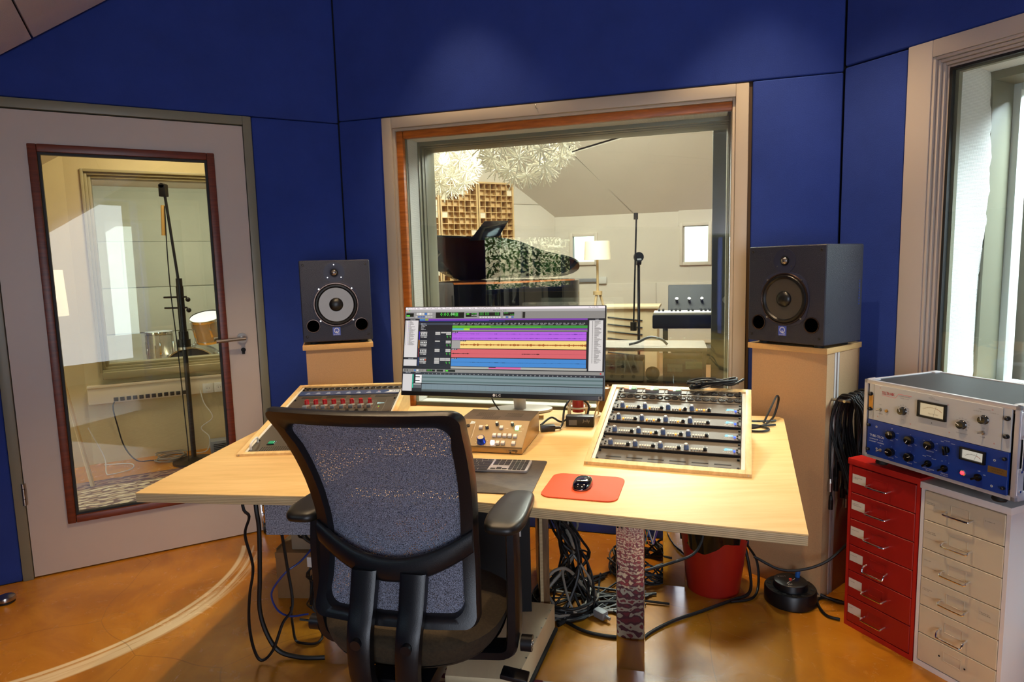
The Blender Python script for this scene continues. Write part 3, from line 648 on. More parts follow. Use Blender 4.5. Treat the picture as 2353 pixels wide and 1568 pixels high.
# ------------------------------------------------------------------ booth behind the glazed door, drum room beyond it
BX, BY = -3.27, 4.866
def sloped_wall(name, mat, loc, rz, x0, x1, zf, hole=None, y1=.15):
    b_ = B(); parts = [(x0, x1, 0, None)]
    if hole: a, c, e, f = hole; parts = [(x0, a, 0, None), (c, x1, 0, None), (a, c, 0, e), (a, c, f, None)]
    for (a, c, e, f) in parts:
        za, zc = (zf(a), zf(c)) if f is None else (f, f); V = []
        for y in (0, y1): V += [b_.bm.verts.new(p) for p in ((a, y, e), (c, y, e), (c, y, zc), (a, y, za))]
        for q in ((0, 1, 2, 3), (7, 6, 5, 4), (0, 4, 5, 1), (1, 5, 6, 2), (2, 6, 7, 3), (3, 7, 4, 0)): b_.bm.faces.new([V[i] for i in q])
    return struct(b_.ob(name, mat, None, loc, (0, 0, rz)))
bw = sloped_wall('wall_booth', BEIGEW, (BX, BY, 0), AD, 0, 1.7, lambda x: min(3.4, 2.36+.707*x), hole=(.10, 1.60, .71, 2.25))
sloped_wall('wall_booth_side', BEIGEW, (BX, BY, 0), radians(90-226)+pi, -1.3, .0, lambda x: max(1.6, 2.36+.66*x), y1=.15).rotation_euler = (0, 0, radians(90-226)+pi)
struct(B().box(0, 2.25, -.1, 0, 0, 3.4).ob('wall_booth_end', BEIGEW, None, (-1.18, 3.82, 0), (0, 0, AD+pi/2)))
bc_ = B(); vs_ = []
for k in (0, .02):
    for (x, y) in ((-2.7, .43), (.2, .43), (.2, 2.4), (-2.7, 2.4)): vs_.append(bc_.bm.verts.new((x, y, slope(x, y)-.09+k)))
for f in ((3, 2, 1, 0), (4, 5, 6, 7)): bc_.bm.faces.new([vs_[i] for i in f])
struct(bc_.ob('ceiling', STUW, None, (CX, CY, 0), (0, 0, AD)))
w6 = struct(thing('window_6', 'window from the booth into the drum room', 'window', (BX, BY, 0), AD))
for k in range(3): ring_boxes(B(), .10+.02*k, 1.60-.02*k, .71+.02*k, 2.25-.02*k, .02, -.02+.025*k, .15, bev=.004).ob('frame', M('beige_frame', '#9b9069', .45), w6)
B().box(.12, 1.6, -.06, .0, .66, .715, bev=.006).ob('sill', M('beige_frame', '#9b9069', .45), w6); B().box(.14, 1.58, .08, .086, .74, 2.22).ob('pane', GLASS, w6)
tr = thing('cable_trunking', 'pale cable trunking with a row of black sockets along the booth wall', 'trunking', (BX, BY, 0), AD)
B().box(.01, 1.62, -.045, -.001, .475, .60, bev=.005).box(.01, 1.62, -.055, -.001, .60, .62, bev=.004).ob('channel', M('pale_trunking', '#d7cbb2', .5), tr)
for k in range(12): B().box(.175+.043*k, .175+.043*k+.03, -.052, -.044, .485, .515, bev=.002).ob('socket', BLK, tr)
for k in range(2):
    B().box(.80+.085*k, .88+.085*k, -.056, -.044, .475, .555, bev=.004).cyl((.84+.085*k, -.056, .515), (.84+.085*k, -.059, .515), .026, n=20).ob('power_outlet', WHITEPL, tr)
    for dx_ in (-.009, .009): B().cyl((.84+.085*k+dx_, -.0592, .515), (.84+.085*k+dx_, -.0602, .515), .003, n=8).ob('pin_hole', BLK, tr)
def carpet(name, m1, m2, m3):
    m = bpy.data.materials.new(name); m.use_nodes = True; n = m.node_tree; p = n.nodes['Principled BSDF']; p.inputs['Roughness'].default_value = .95
    tc = n.nodes.new('ShaderNodeTexCoord'); mp = n.nodes.new('ShaderNodeMapping'); mp.inputs['Scale'].default_value = (6, 6, 6); n.links.new(tc.outputs['Object'], mp.inputs[0])
    vo = n.nodes.new('ShaderNodeTexVoronoi'); vo.distance = 'MANHATTAN'; vo.inputs['Scale'].default_value = 1.5; vo.inputs['Randomness'].default_value = .35; n.links.new(mp.outputs[0], vo.inputs['Vector'])
    w1_ = n.nodes.new('ShaderNodeTexWave'); w1_.wave_type = 'RINGS'; w1_.inputs['Scale'].default_value = .8; w1_.inputs['Distortion'].default_value = 8; w1_.inputs['Detail'].default_value = 3; n.links.new(mp.outputs[0], w1_.inputs['Vector'])
    r = n.nodes.new('ShaderNodeValToRGB'); r.color_ramp.interpolation = 'CONSTANT'; e = r.color_ramp.elements; e.new(.5); e.new(.75)
    for q, pos, c in zip(e, (0, .3, .55, .78), (m1, m2, m3, m1)): q.position = pos; q.color = (*lin(c), 1)
    if len(e) > 3: pass
    ad = n.nodes.new('ShaderNodeMath'); ad.operation = 'MULTIPLY_ADD'; ad.inputs[1].default_value = .5; n.links.new(vo.outputs['Distance'], ad.inputs[0])
    ml = n.nodes.new('ShaderNodeMath'); ml.operation = 'MULTIPLY'; ml.inputs[1].default_value = .38; n.links.new(w1_.outputs['Fac'], ml.inputs[0]); n.links.new(ml.outputs[0], ad.inputs[2])
    n.links.new(ad.outputs[0], r.inputs[0]); n.links.new(r.outputs[0], p.inputs['Base Color'])
    MATS[name] = m; return m
RUGT = carpet('tan_patterned_carpet', '#b89c72', '#6b4a38', '#d8c49c'); RUGR = carpet('red_patterned_carpet', '#7d2429', '#5a1a22', '#b8a48c'); RUGB = carpet('dark_red_border', '#5c2a2c', '#96745a', '#43222a')
rg = thing('patterned_rug', 'patterned tan rug with dark red border on the booth floor', 'rug', (-2.72, 4.22, 0), AD)
B().box(-.45, 1.0, -.62, .14, .001, .009).ob('field', RUGT, rg); B().box(-.45, 1.0, .14, .31, .001, .010).ob('border', RUGB, rg)
tripod_lamp('floor_lamp', 'pale wooden floor lamp with white shade at the left edge of the door glass', (-3.16, 4.36, 0), 1.1, 1.19, 1.50, .140)
mb = mic_stand('tall black microphone stand with upright boom behind the door glass', (-2.489, 4.866, 0), 0, 0, 0)
B().cyl((0, 0, .03), (0, 0, .95), .018, n=12).cyl((.0, 0, .93), (0, 0, 1.36), .026, n=14).ob('pole', BLK, mb)
B().cyl((0, 0, .90), (0, 0, .96), .045, n=16).cyl((0, 0, .96), (0, 0, 1.02), .034, n=16).ob('clutch', BLK, mb); B().cyl((0, 0, .885), (0, 0, .902), .047, n=16).ob('ring', STEEL, mb)
B().cyl((0, 0, 1.34), (-.04, -.02, 2.03), .010, n=10).cyl((0, 0, 1.34), (0, 0, 1.42), .022, n=12).ob('boom_arm', BLK, mb)
B().box(-.07, -.02, -.05, .0, 2.02, 2.11, bev=.006).cyl((-.045, -.05, 2.10), (-.045, .01, 2.10), .018, n=12).ob('microphone_clip', BLK, mb)
B().cyl((-.075, -.02, 1.74), (-.062, -.02, 1.96), .014, n=10).ob('counterweight', M('tan_tape', '#b8914f', .6), mb)
for z in (1.2, 1.28): B().cyl((-.12, -.01, z), (.05, -.01, z), .007, n=8).sphere((.06, -.01, z-.02), .018, 10, 6).ob('knob', BLK, mb)
def cable(label, pts, r=.004, mat=None, res=6, group=None, name='cable', n=6, cat='cable'):
    return tag(B().tube(pts, r, n, res=res).ob(name, mat or CABLE, None), label, cat, group)
WCAB = M('white_cable', '#d5d0c6', .5); GCAB = M('grey_cable', '#8d867a', .5)
cable('thin cable hanging along the pole of the tall microphone stand', [(-2.53, 4.83, 1.95), (-2.545, 4.84, 1.6), (-2.55, 4.85, 1.3), (-2.53, 4.84, .9), (-2.52, 4.84, .4), (-2.5, 4.80, .03), (-2.55, 4.76, .008)], .004)
cable('black cable plugged into the first socket of the booth trunking', [(-3.09, 4.93, .50), (-3.10, 4.90, .44), (-3.10, 4.93, .30), (-3.06, 4.93, .12), (-2.97, 4.92, .01), (-2.85, 4.90, .01), (-2.72, 4.93, .012)], .005)
cable('white cable from the power outlet falling to the booth floor', [(-2.56, 5.19, .51), (-2.53, 5.18, .40), (-2.47, 5.18, .28), (-2.56, 5.16, .20), (-2.50, 5.16, .12), (-2.52, 5.14, .012), (-2.62, 5.08, .008)], .004, WCAB)
cable('white flex of the booth floor lamp looping over the floor', [(-3.12, 4.62, .35), (-3.05, 4.66, .12), (-3.02, 4.62, .008), (-2.96, 4.58, .008), (-2.88, 4.70, .008), (-2.97, 4.84, .008), (-3.16, 4.82, .008)], .004, WCAB)
pts = []
for k in range(40): a = k*.9; pts.append((-2.70+(.11+.03*sin(k*1.7))*cos(a), 4.93+(.10+.02*cos(k*2.1))*sin(a), .008+.0012*k))
cable('coil of grey cable on the booth floor below the sockets', pts, .0045, GCAB, res=3)
ub = thing('power_supply_box', 'small grey vented box on the booth floor beside the door edge', 'power supply', (-2.40, 5.12, 0), AD)
B().box(-.07, .1, -.06, .06, .004, .11, bev=.005).ob('body', GREYPL, ub)
for k in range(5): B().box(-.05, .08, -.062, -.06, .025+.014*k, .031+.014*k).ob('slot', BLKM, ub)
# drum room
DR = (BX, BY, 0)
struct(B().box(-2.5, 2.4, 3.2, 3.35, 0, 2.5).ob('wall_drum_room', GREYW, None, DR, (0, 0, AD)))
struct(B().box(-2.5, -2.35, .16, 3.2, 0, 2.5).box(2.25, 2.4, .16, 3.2, 0, 2.5).ob('wall_drum_room_side', GREYW, None, DR, (0, 0, AD)))
struct(B().box(-2.5, 2.4, .15, 3.3, 2.5, 2.56).ob('ceiling', STUW, None, DR, (0, 0, AD)))
dw = bpy.data.objects['wall_drum_room']
for (a, c, e, f) in ((-2.4, .45, .02, .75), (.455, 2.3, .02, .75), (-2.4, 1.2, .755, 1.3), (1.205, 2.3, .755, 1.3), (-2.4, .2, 1.305, 1.85), (.205, 2.3, 1.305, 1.85), (-2.4, 2.3, 1.855, 2.45)):
    B().box(a+.003, c-.003, 3.185, 3.2, e+.003, f-.003, bev=.003).ob('wall_board', GREYW, dw)
SPARK = M('silver_sparkle', '#b9b2a2', .25, metal=.7, var=.3, vscale=160); HEADM = M('drum_head', '#d8d8d4', .4); HEADD = M('dark_drum_head', '#22262c', .25)
def drum(name, label, loc, rot, r, h, lug, head=HEADM, bottom=HEADD):
    t = thing(name, label, 'drum', loc, rot)
    B().lathe([(r, 0), (r, h)], 32).ob('shell', SPARK, t)
    B().lathe([(0, h+.004), (r*.98, h+.004), (r*.98, h)], 32).ob('batter_head', head, t); B().lathe([(0, -.004), (r*.98, -.004), (r*.98, 0)], 32).ob('bottom_head', bottom, t)
    for z in (0, h): B().lathe([(r*.99, z-.014), (r*1.04, z-.014), (r*1.05, z), (r*1.04, z+.014), (r*.99, z+.014)], 32).ob('hoop', CHROME, t)
    for k in range(lug):
        a = 2*pi*k/lug; B().box(r, r+.02, -.011, .011, h*.3, h*.7, bev=.004, mtx=Matrix.Rotation(a, 4, 'Z')).cyl((r*1.03*cos(a), r*1.03*sin(a), 0), (r*1.03*cos(a), r*1.03*sin(a), h), .003, n=6).ob('lug', CHROME, t)
    return t
drum('rack_tom', 'silver sparkle tom drum above the bass drum', (-3.28, 7.0, .76), (radians(20), 0, 0), .165, .24, 6)
ft = drum('floor_tom', 'silver sparkle floor tom left of the bass drum', (-3.93, 7.15, .48), 0, .14, .33, 6)
for k in range(3): a = radians(120*k+40); B().cyl((.15*cos(a), .15*sin(a), -.48), (.15*cos(a), .15*sin(a), .2), .006, n=6).ob('leg', CHROME, ft)
bd = drum('bass_drum', 'large bass drum with dark front head in the drum room', (-3.52, 7.0, .345), (radians(-90), 0, radians(15)), .30, .36, 8, HEADD, HEADD)
for s in (-1, 1): B().cyl((.2*s, .22, .05), (.28*s, .335, .0), .008, n=6).ob('spur', CHROME, bd)
B().cyl((0, -.30, .18), (.05, -.50, .18), .014, n=8).ob('tom_mount', CHROME, bd)
# ------------------------------------------------------------------ desk
DZ = .78
def ply_edge():
    m = bpy.data.materials.new('ply_edge'); m.use_nodes = True; n = m.node_tree; p = n.nodes['Principled BSDF']; p.inputs['Roughness'].default_value = .6
    tc = n.nodes.new('ShaderNodeTexCoord'); wv = n.nodes.new('ShaderNodeTexWave'); wv.bands_direction = 'Z'; wv.inputs['Scale'].default_value = 62; wv.inputs['Distortion'].default_value = .7; wv.inputs['Detail'].default_value = 2; wv.inputs['Detail Scale'].default_value = 2
    n.links.new(tc.outputs['Object'], wv.inputs['Vector']); r = n.nodes.new('ShaderNodeValToRGB'); e = r.color_ramp.elements; e[0].position = .25; e[0].color = (*lin('#a08a62'), 1); e[1].position = .6; e[1].color = (*lin('#cdb488'), 1)
    n.links.new(wv.outputs['Fac'], r.inputs[0]); n.links.new(r.outputs[0], p.inputs['Base Color']); MATS['ply_edge'] = m; return m
PLYE = ply_edge()
DARKW = M('dark_panel_wood', '#5a4027', .5, var=.25, vscale=5, stretch=(8, 8, 1), hex2='#7a5a38')
dk = thing('desk', 'large birch plywood mixing desk with layered edge and mirrored steel legs', 'desk', (0, 0, 0))
dpoly = [(-1.182, 1.934), (-.70, 1.873), (-.2, 1.811), (.25, 1.659), (.711, 1.503), (1.122, 2.615), (1.136, 2.655), (1.13, 2.685), (1.10, 2.703), (-.46, 3.097), (-1.045, 3.115), (-1.098, 2.663)]
B().prism(dpoly, .775, DZ, bev=.0015).ob('tabletop', PLYT, dk)
def inset(poly, k):
    cx_ = sum(p[0] for p in poly)/len(poly); cy__ = sum(p[1] for p in poly)/len(poly); return [(cx_+(x-cx_)*k, cy__+(y-cy__)*k) for x, y in poly]
B().prism(inset(dpoly, .999), .749, .775, bev=.002).ob('plywood_core', PLYE, dk)
MIRR = M('mirror_steel', '#f2f2f2', .03, metal=1, bump=.30, bscale=6, stretch=(3.0, 1, 1.6))
def leg(x, y, rz, w_=.098, d_=.06):
    B().box(-w_/2, w_/2, 0, d_, 0, .748, bev=.004).ob('leg', MIRR, dk, (x, y, 0), (0, 0, rz))
leg(.394, 2.155, radians(-14)); leg(-.677, 2.23, radians(-8)); leg(.70, 2.75, radians(-14)); leg(-.75, 2.95, radians(-8))
B().box(.100, .125, 2.44, 2.95, .002, .748, bev=.002).ob('side_panel', DARKW, dk); B().box(.088, .100, 2.44, 2.95, .002, .748).ob('side_panel', PLYE, dk)
B().box(-.24, -.215, 2.08, 2.6, .002, .748, bev=.002).ob('side_panel', DARKW, dk)
B().box(-.6, .55, 2.72, 2.74, .60, .748, bev=.002).ob('cable_rail', DARKW, dk)

# ------------------------------------------------------------------ sloping rack boxes
def make_box(name, label, loc, h, W, D, hf, hb, strip):
    rz = radians(90-h); t = thing(name, label, 'rack box', loc, rz)
    prof = [(0, 0), (D, 0), (D, hb), (0, hf)]; mx = Matrix(((0, 0, 1, 0), (1, 0, 0, 0), (0, 1, 0, 0), (0, 0, 0, 1)))
    for x0 in (0, W-.020): B().prism(prof, x0, x0+.020, bev=.0015, mtx=mx).ob('side_board', PINE, t)
    s = (hb-hf)/D
    B().prism([(0, 0), (.020, 0), (.020, hf+.02*s), (0, hf)], .020, W-.020, mtx=mx).ob('front_rail', PINE, t)
    B().prism([(D-.020, 0), (D, 0), (D, hb), (D-.02, hb-.02*s)], .020, W-.020, mtx=mx).ob('back_rail', PINE, t)
    for x0 in (.020, W-.020-strip): B().prism([(.022, hf-.012+.022*s), (D-.022, hb-.012-.022*s), (D-.022, hb-.006-.022*s), (.022, hf-.006+.022*s)], x0, x0+strip, mtx=mx).ob('rack_rail', WHITEPL, t)
    for x in (.010, W-.010): B().cyl((x, -.0015, hf*.55), (x, .0, hf*.55), .0028, n=10).ob('screw', STEEL, t)
    tilt = math.degrees(atan2(hb-hf, D)); rot = facing(h, tilt)
    Mx = Matrix.Translation(loc) @ Matrix.Rotation(rz, 4, 'Z') @ Matrix.Translation((0, 0, hf)) @ Matrix.Rotation(radians(tilt), 4, 'X')
    return t, Mx, rot
PAN = M('satin_black_panel', '#4b4237', .46, var=.10, vscale=4, spec=.7); PANM = M('brown_black_panel', '#4b4236', .45)
KNBLUE = M('blue_grey_knob', '#5d7296', .35); CAPW = M('silver_cap', '#c7c2ba', .3, metal=.6); BTNW = M('ivory_button', '#d3c9b4', .45); BTNA = M('amber_button', '#f0a93c', .4, emit='#ff9a20', estr=.7)
LOGOB = '#58b4dd'
def screw_mesh(): return B().cyl((0, 0, 0), (0, 0, .004), .0045, n=10).cyl((0, 0, .004), (0, 0, .0045), .0022, n=6).mesh('rack_screw', M('dark_screw', '#1b1a1a', .3, metal=.7))
SCREW = screw_mesh()
XLRM = B().lathe([(.0132, 0), (.0132, .002), (.0115, .0035), (.0092, .0025), (.0085, .0006), (0, .0006)], 20).mesh('socket', M('socket_black', '#141313', .35))
XLRF = B().lathe([(.0135, 0), (.0135, .002), (.0118, .004), (.0096, .003), (.0086, .002), (0, .0022)], 20).cyl((.004, .002, .002), (.004, .002, .0035), .0016, n=8).cyl((-.004, .002, .002), (-.004, .002, .0035), .0016, n=8).cyl((0, -.004, .002), (0, -.004, .0035), .0016, n=8).box(-.003, .003, .0105, .0145, .001, .004).mesh('socket', M('socket_dark_grey', '#3a3733', .35))
KB1 = B().lathe([(.0085, 0), (.0085, .008), (.0072, .013), (.0072, .016), (0, .016)], 18).mesh('knob', KNBLUE)
KC1 = B().lathe([(.0055, .016), (.0055, .019), (.0048, .020), (0, .020)], 14).box(-.0008, .0008, .0, .0085, .0155, .0172).mesh('knob_cap', CAPW)
KBK = B().lathe([(.0068, 0), (.0068, .004), (.0048, .006), (.0048, .011), (0, .011)], 16).mesh('jack_knob', BLK)
BT1 = B().box(-.0031, .0031, -.0042, .0042, 0, .005, bev=.0008, seg=1).mesh('button', BTNW); BT2 = B().box(-.0031, .0031, -.0042, .0042, 0, .005, bev=.0008, seg=1).mesh('button', BTNA)
LED = B().sphere((0, 0, .002), .004, 10, 6).mesh('indicator_lamp', M('blue_led', '#2336c8', .2, emit='#3a55ff', estr=2.2))

apiT, AM, AROT = make_box('rack_box', 'low sloping pine rack box full of black preamplifiers on the right of the desk', (.2303, 2.0998, DZ), 109.93, .529, .5038, .0122, .1819, .012)
def dev_on(Mx, rot, name, label, cat, x, y, z=-.004, group=None):
    return thing(name, label, cat, Mx @ Vector((x, y, z)), (rot.x, rot.y, rot.z), group)
def screws(t, xs, ys):
    for x in xs:
        for y in ys: put('rack_screw', SCREW, t, (x, y, .001))
X0, X1 = .034, .495          # panel span inside the rails
# patch panel: two rows
pp = dev_on(AM, AROT, 'patch_panel', 'two row connector panel along the top of the right hand rack box', 'patch panel', 0, 0)
B().box(X0, X1, .422, .468, -.003, .001).ob('panel', PANM, pp); B().box(X0, X1, .470, .509, -.003, .001).ob('panel', PANM, pp)
B().box(X0+.02, X1-.02, .467, .471, .001, .0024).ob('divider_strip', M('pale_strip', '#b7a98e', .4), pp)
for i in range(16):
    x = .058+.02825*i; q = put('socket', XLRM if i < 8 else XLRF, pp, (x, .446, .001))
    if i >= 12: put('socket', XLRF if i < 14 else XLRM, pp, (x, .489, .001))
    elif i not in (0, 1, 2): B().box(x-.0125, x+.0125, .478, .501, .001, .003, bev=.0008, seg=1).ob('blank_plate', PAN, pp)
    else: B().box(x-.0125, x+.0125, .478, .501, .001, .003, bev=.0008, seg=1).ob('blank_plate', PAN, pp)
screws(pp, (X0+.007, X1-.007), (.435, .458, .48, .502))
# three oval talk boxes lying on the panel
OR = M('orange_half', '#d9753a', .4, emit='#e07030', estr=.15); GR = M('green_half', '#4c8a3c', .4, emit='#3f8a38', estr=.15); GLW = M('green_lamp', '#d8ffe8', .3, emit='#b8ffd8', estr=2.2); GREYB = M('grey_talk_body', '#8f8b84', .4)
for k, (x, lb_) in enumerate(((.083, 'oval orange and green button box with lit lamp, leftmost of three'), (.167, 'oval orange and green button box with lit lamp, between its two twins'), (.252, 'oval orange and green button box with lit lamp, nearest the round connectors'))):
    t = dev_on(AM, AROT, 'talk_button_box', lb_, 'remote control', x, .476, .004, 'oval orange and green button boxes')
    def oval(sx, sy, n_=24, x0=-1, x1=1): return [(sx*max(-1, min(1, 1.35*cos(2*pi*i/n_))), sy*sin(2*pi*i/n_)) for i in range(n_)]
    B().prism(oval(.026, .0125), 0, .014, bev=.002).ob('body', GREYB, t)
    B().prism([(-.0235, -.008), (-.0235, .008), (-.015, .0108), (-.006, .0108), (-.006, -.0108), (-.015, -.0108)], .014, .0165).ob('orange_half', OR, t)
    B().prism([(.0235, -.008), (.0235, .008), (.015, .0108), (.006, .0108), (.006, -.0108), (.015, -.0108)][::-1], .014, .0165).ob('green_half', GR, t)
    B().prism([(-.0055, .011), (.0055, .011), (.004, -.009), (-.004, -.009)][::-1], .014, .0172).ob('lamp', GLW, t)
# four preamplifiers
bott = (.342, .258, .175, .093)
amb = {0: ((0,), (0,), (3,), (0, 3)), 1: ((0,), (0, 3), (3,), ()), 2: ((), (3,), (3,), ()), 3: ((), (), (), ())}
names = ('topmost black four channel preamplifier, just below the connector rows', 'second black four channel preamplifier from the connector rows', 'third black four channel preamplifier, two above the slotted vent panel', 'lowest black four channel preamplifier, just above the slotted vent panel')
num = 1
for u, yb in enumerate(bott):
    t = dev_on(AM, AROT, 'preamplifier', names[u], 'preamplifier', 0, yb, 0, 'black four channel preamplifiers'); 
    B().box(X0, X1, 0, .043, -.005, .004, bev=.0008, seg=1).ob('front_panel', PAN, t); B().box(X0, X1, .044, .0795, -.008, -.005).ob('blank_panel', PAN, t)
    B().box(X0, X1, -.0016, 0, -.006, .002).ob('shadow_gap', BLKM, t)
    d = Decal(.0041)
    for c in range(4):
        x = .071+.0845*c
        put('knob', KB1, t, (x, .016, .004)); put('knob_cap', KC1, t, (x, .016, .004), (0, 0, radians(-30+20*c)))
        for k in range(5): put('button', BT2 if k in amb[u][c] else BT1, t, (x+.0175+.0085*k, .0125, .004))
        put('jack_knob', KBK, t, (x+.060, .0145, .004))
        B().box(x+.053, x+.067, .024, .032, .004, .0048).ob('number_tag', WHITEPL, t)
        d.text(str(num), x+.060, .0255, .005, '#20201e', 8, 'c'); num += 1
        for k in range(5): d.text('+48'[k % 3], x+.0175+.0085*k, .005, .0028, '#6fb8d8', 1, 'c')
        d.ring(x, .016, .0098, .0104, '#b9b2a4', 0, 220, -40, 10); d.text('GAIN', x-.013, .026, .0024, '#cfc8ba', 1, 'c')
    d.poly([(.446, .034), (.443, .019), (.446, .0185), (.470, .0215), (.470, .0305)], LOGOB, 0).line((.440, .0265), (.447, .0265), .0016, LOGOB)
    d.text('api', .4535, .0225, .008, '#f2efe6', 1, 'l', 1.05, .06, .0003).text('3124V', .440, .0085, .0062, '#d9d4c8', 1, 'l', 1.1, .1, .0002)
    d.ob('lettering', PRINT, t)
    put('indicator_lamp', LED, t, (.4755, .0165, .004))
    for y in (.012, .026): put('toggle_dot', B().cyl((0, 0, 0), (0, 0, .003), .0028, n=8).mesh('toggle_dot', BLKM), t, (.484, y, .004)); put('toggle_dot', B().cyl((0, 0, 0), (0, 0, .003), .0028, n=8).mesh('toggle_dot', BLKM), t, (.052, y, .004))
    screws(t, (X0+.006, X1-.005), (.006, .036, .060)); 
vp_ = dev_on(AM, AROT, 'vent_panel', 'black slotted vent panel along the front edge of the right rack box', 'vent panel', 0, 0)
B().box(X0, X1, .0215, .088, -.006, -.001).ob('panel', PANM, vp_)
for i in range(6):
    for y in (.026, .044): B().box(.066+.070*i, .118+.070*i, y, y+.0045, -.001, -.0003).ob('slot', BLKM, vp_)
screws(vp_, (X0+.006, X1-.006), (.025, .075))

# left box
lbT, LM, LROT = make_box('rack_box', 'long shallow pine rack box on the left wing of the desk, partly behind the chair', (-1.0239, 2.3028, DZ), 89.37, .529, .778, .0085, .1207, .010)
lp = dev_on(LM, LROT, 'patch_panel', 'single row of sixteen connectors at the far end of the left rack box', 'patch panel', 0, 0)
B().box(X0-.002, .496, .695, .752, -.003, .001).ob('panel', PANM, lp)
for i in range(16): put('socket', XLRM, lp, (.060+.0278*i, .724, .001), (0, 0, 0), (.92, .92, 1))
screws(lp, (.040,), (.71, .74))
bu = dev_on(LM, LROT, 'interface_unit', 'slim blue unit with white lettering next to the connector row', 'audio unit', 0, 0)
B().box(X0-.002, .497, .640, .692, -.004, .003, bev=.001, seg=1).ob('front_panel', M('navy_panel', '#39496f', .4), bu)
d = Decal(.0031)
for i in range(8): Decal(.0031).text('ooo', .075+.047*i, .676, .004, '#d6d9e0', 1, 'c').rect(.064+.047*i, .652, .086+.047*i, .656, '#cfd4de').rect(.068+.047*i, .661, .082+.047*i, .669, '#8c97b3').ob('channel_marking', PRINT, bu)
d.poly([(.43, .650), (.498, .650), (.498, .685), (.446, .685), (.452, .668)], '#c9cbd0').text('AMS', .462, .660, .012, '#30384c', 1, 'l', 1.3).rect(.40, .668, .404, .672, '#ff5a3c', 1)
d.ob('lettering', PRINT, bu)
vv = dev_on(LM, LROT, 'vent_panel', 'narrow black slotted panel between the blue unit and the red knobs', 'vent panel', 0, 0)
B().box(X0-.002, .497, .588, .637, -.005, -.001).ob('panel', PANM, vv)
for i in range(4):
    for y in (.602, .618): B().box(.06+.112*i, .15+.112*i, y, y+.006, -.001, -.0003).ob('slot', BLKM, vv)
p8 = dev_on(LM, LROT, 'preamplifier', 'eight channel preamplifier with a row of red knobs on the left rack box', 'preamplifier', 0, 0)
B().box(X0-.002, .497, .385, .585, -.005, .001, bev=.0008, seg=1).ob('front_panel', PANM, p8); B().box(.088, .408, .392, .56, .001, .0022).ob('channel_strip', PAN, p8)
REDK = M('red_knob', '#a81f24', .35); GRK = M('grey_cap', '#70757d', .4)
RK = B().lathe([(.0105, 0), (.0105, .004), (.0085, .007), (.0078, .020), (0, .021)], 12).box(-.0105, .0105, -.003, .003, .004, .0195, bev=.001, seg=1).mesh('red_knob', REDK)
GK = B().box(-.0085, .0085, -.0085, .0085, 0, .014, bev=.002).mesh('grey_knob', GRK); GK2 = B().lathe([(.011, 0), (.011, .003), (.007, .004), (.006, .009), (0, .009)], 14).mesh('jack', M('brass_black', '#3b332a', .3, metal=.5))
SK = B().lathe([(.012, 0), (.012, .0012), (.0105, .0014), (0, .0014)], 16).mesh('skirt', M('knob_skirt', '#a79f95', .4, metal=.4))
d = Decal(.0023)
for i in range(8):
    x = .110+.040*i
    put('red_knob', RK, p8, (x, .520, .002), (0, 0, radians(25-9*i))); put('skirt', SK, p8, (x+.006, .498, .002)); put('grey_knob', GK, p8, (x+.0055, .462, .002), (0, 0, radians(8))); put('jack', GK2, p8, (x+.001, .418, .002))
    d.ring(x+.006, .462, .013, .0142, '#b5522f', 0, 200, -20, 10); put('toggle', B().box(-.006, .002, -.003, .003, 0, .006).mesh('toggle', STEEL), p8, (x-.012, .455, .002))
d.line((.09, .541), (.405, .541), .0015, '#cfc8bd')
d.poly([(.424, .520), (.424, .500), (.455, .506), (.455, .514)], '#a6d3ea').text('RMS', .430, .506, .007, '#2b5a78', 1, 'l').text('BlackBox', .418, .404, .007, '#e0dbd0', 1, 'l')
for y, c in ((.472, '#9be24a'), (.463, '#9be24a'), (.453, '#ff6a55')): d.disc(.437, y, .0028, c, 1, 8).line((.425, y), (.431, y), .001, '#cfc8bd')
d.ob('lettering', GLOSSPRINT, p8); B().box(.413, .4145, .392, .56, .001, .0015).box(.458, .4595, .392, .56, .001, .0015).ob('seam', M('seam_line', '#6b6459', .5), p8)
screws(p8, (.042, .492), (.40, .57))
bl = dev_on(LM, LROT, 'blank_panel', 'dusty black blank panel across the middle of the left rack box', 'blank panel', 0, 0)
B().box(X0-.002, .497, .14, .383, -.005, -.001).ob('panel', PANM, bl)
sw = dev_on(LM, LROT, 'power_unit', 'black power unit with green rocker switch at the near end of the left rack box', 'power unit', 0, 0)
B().box(X0-.002, .497, .0235, .137, -.005, .001).ob('front_panel', PANM, sw); B().box(.082, .112, .082, .112, .001, .004, bev=.001, seg=1).ob('switch_frame', BLK, sw); B().box(.086, .108, .086, .108, .004, .007, bev=.001, seg=1).ob('rocker_switch', M('green_rocker', '#1f7a55', .3, emit='#1f9a66', estr=.3), sw)
B().tube([(.040, .040, .001), (.040, .044, .022), (.040, .075, .026), (.040, .108, .022), (.040, .112, .001)], .0042, 8, res=4).ob('handle', WHITEPL, sw)
for i in range(14):
    for j in range(4): put('vent_hole', bpy.data.meshes.get('vent_hole') or B().cyl((0, 0, 0), (0, 0, .0004), .0026, n=8).mesh('vent_hole', BLKM), sw, (.075+.0085*i, .034+.0095*j, .001))
screws(sw, (.040,), (.125,))

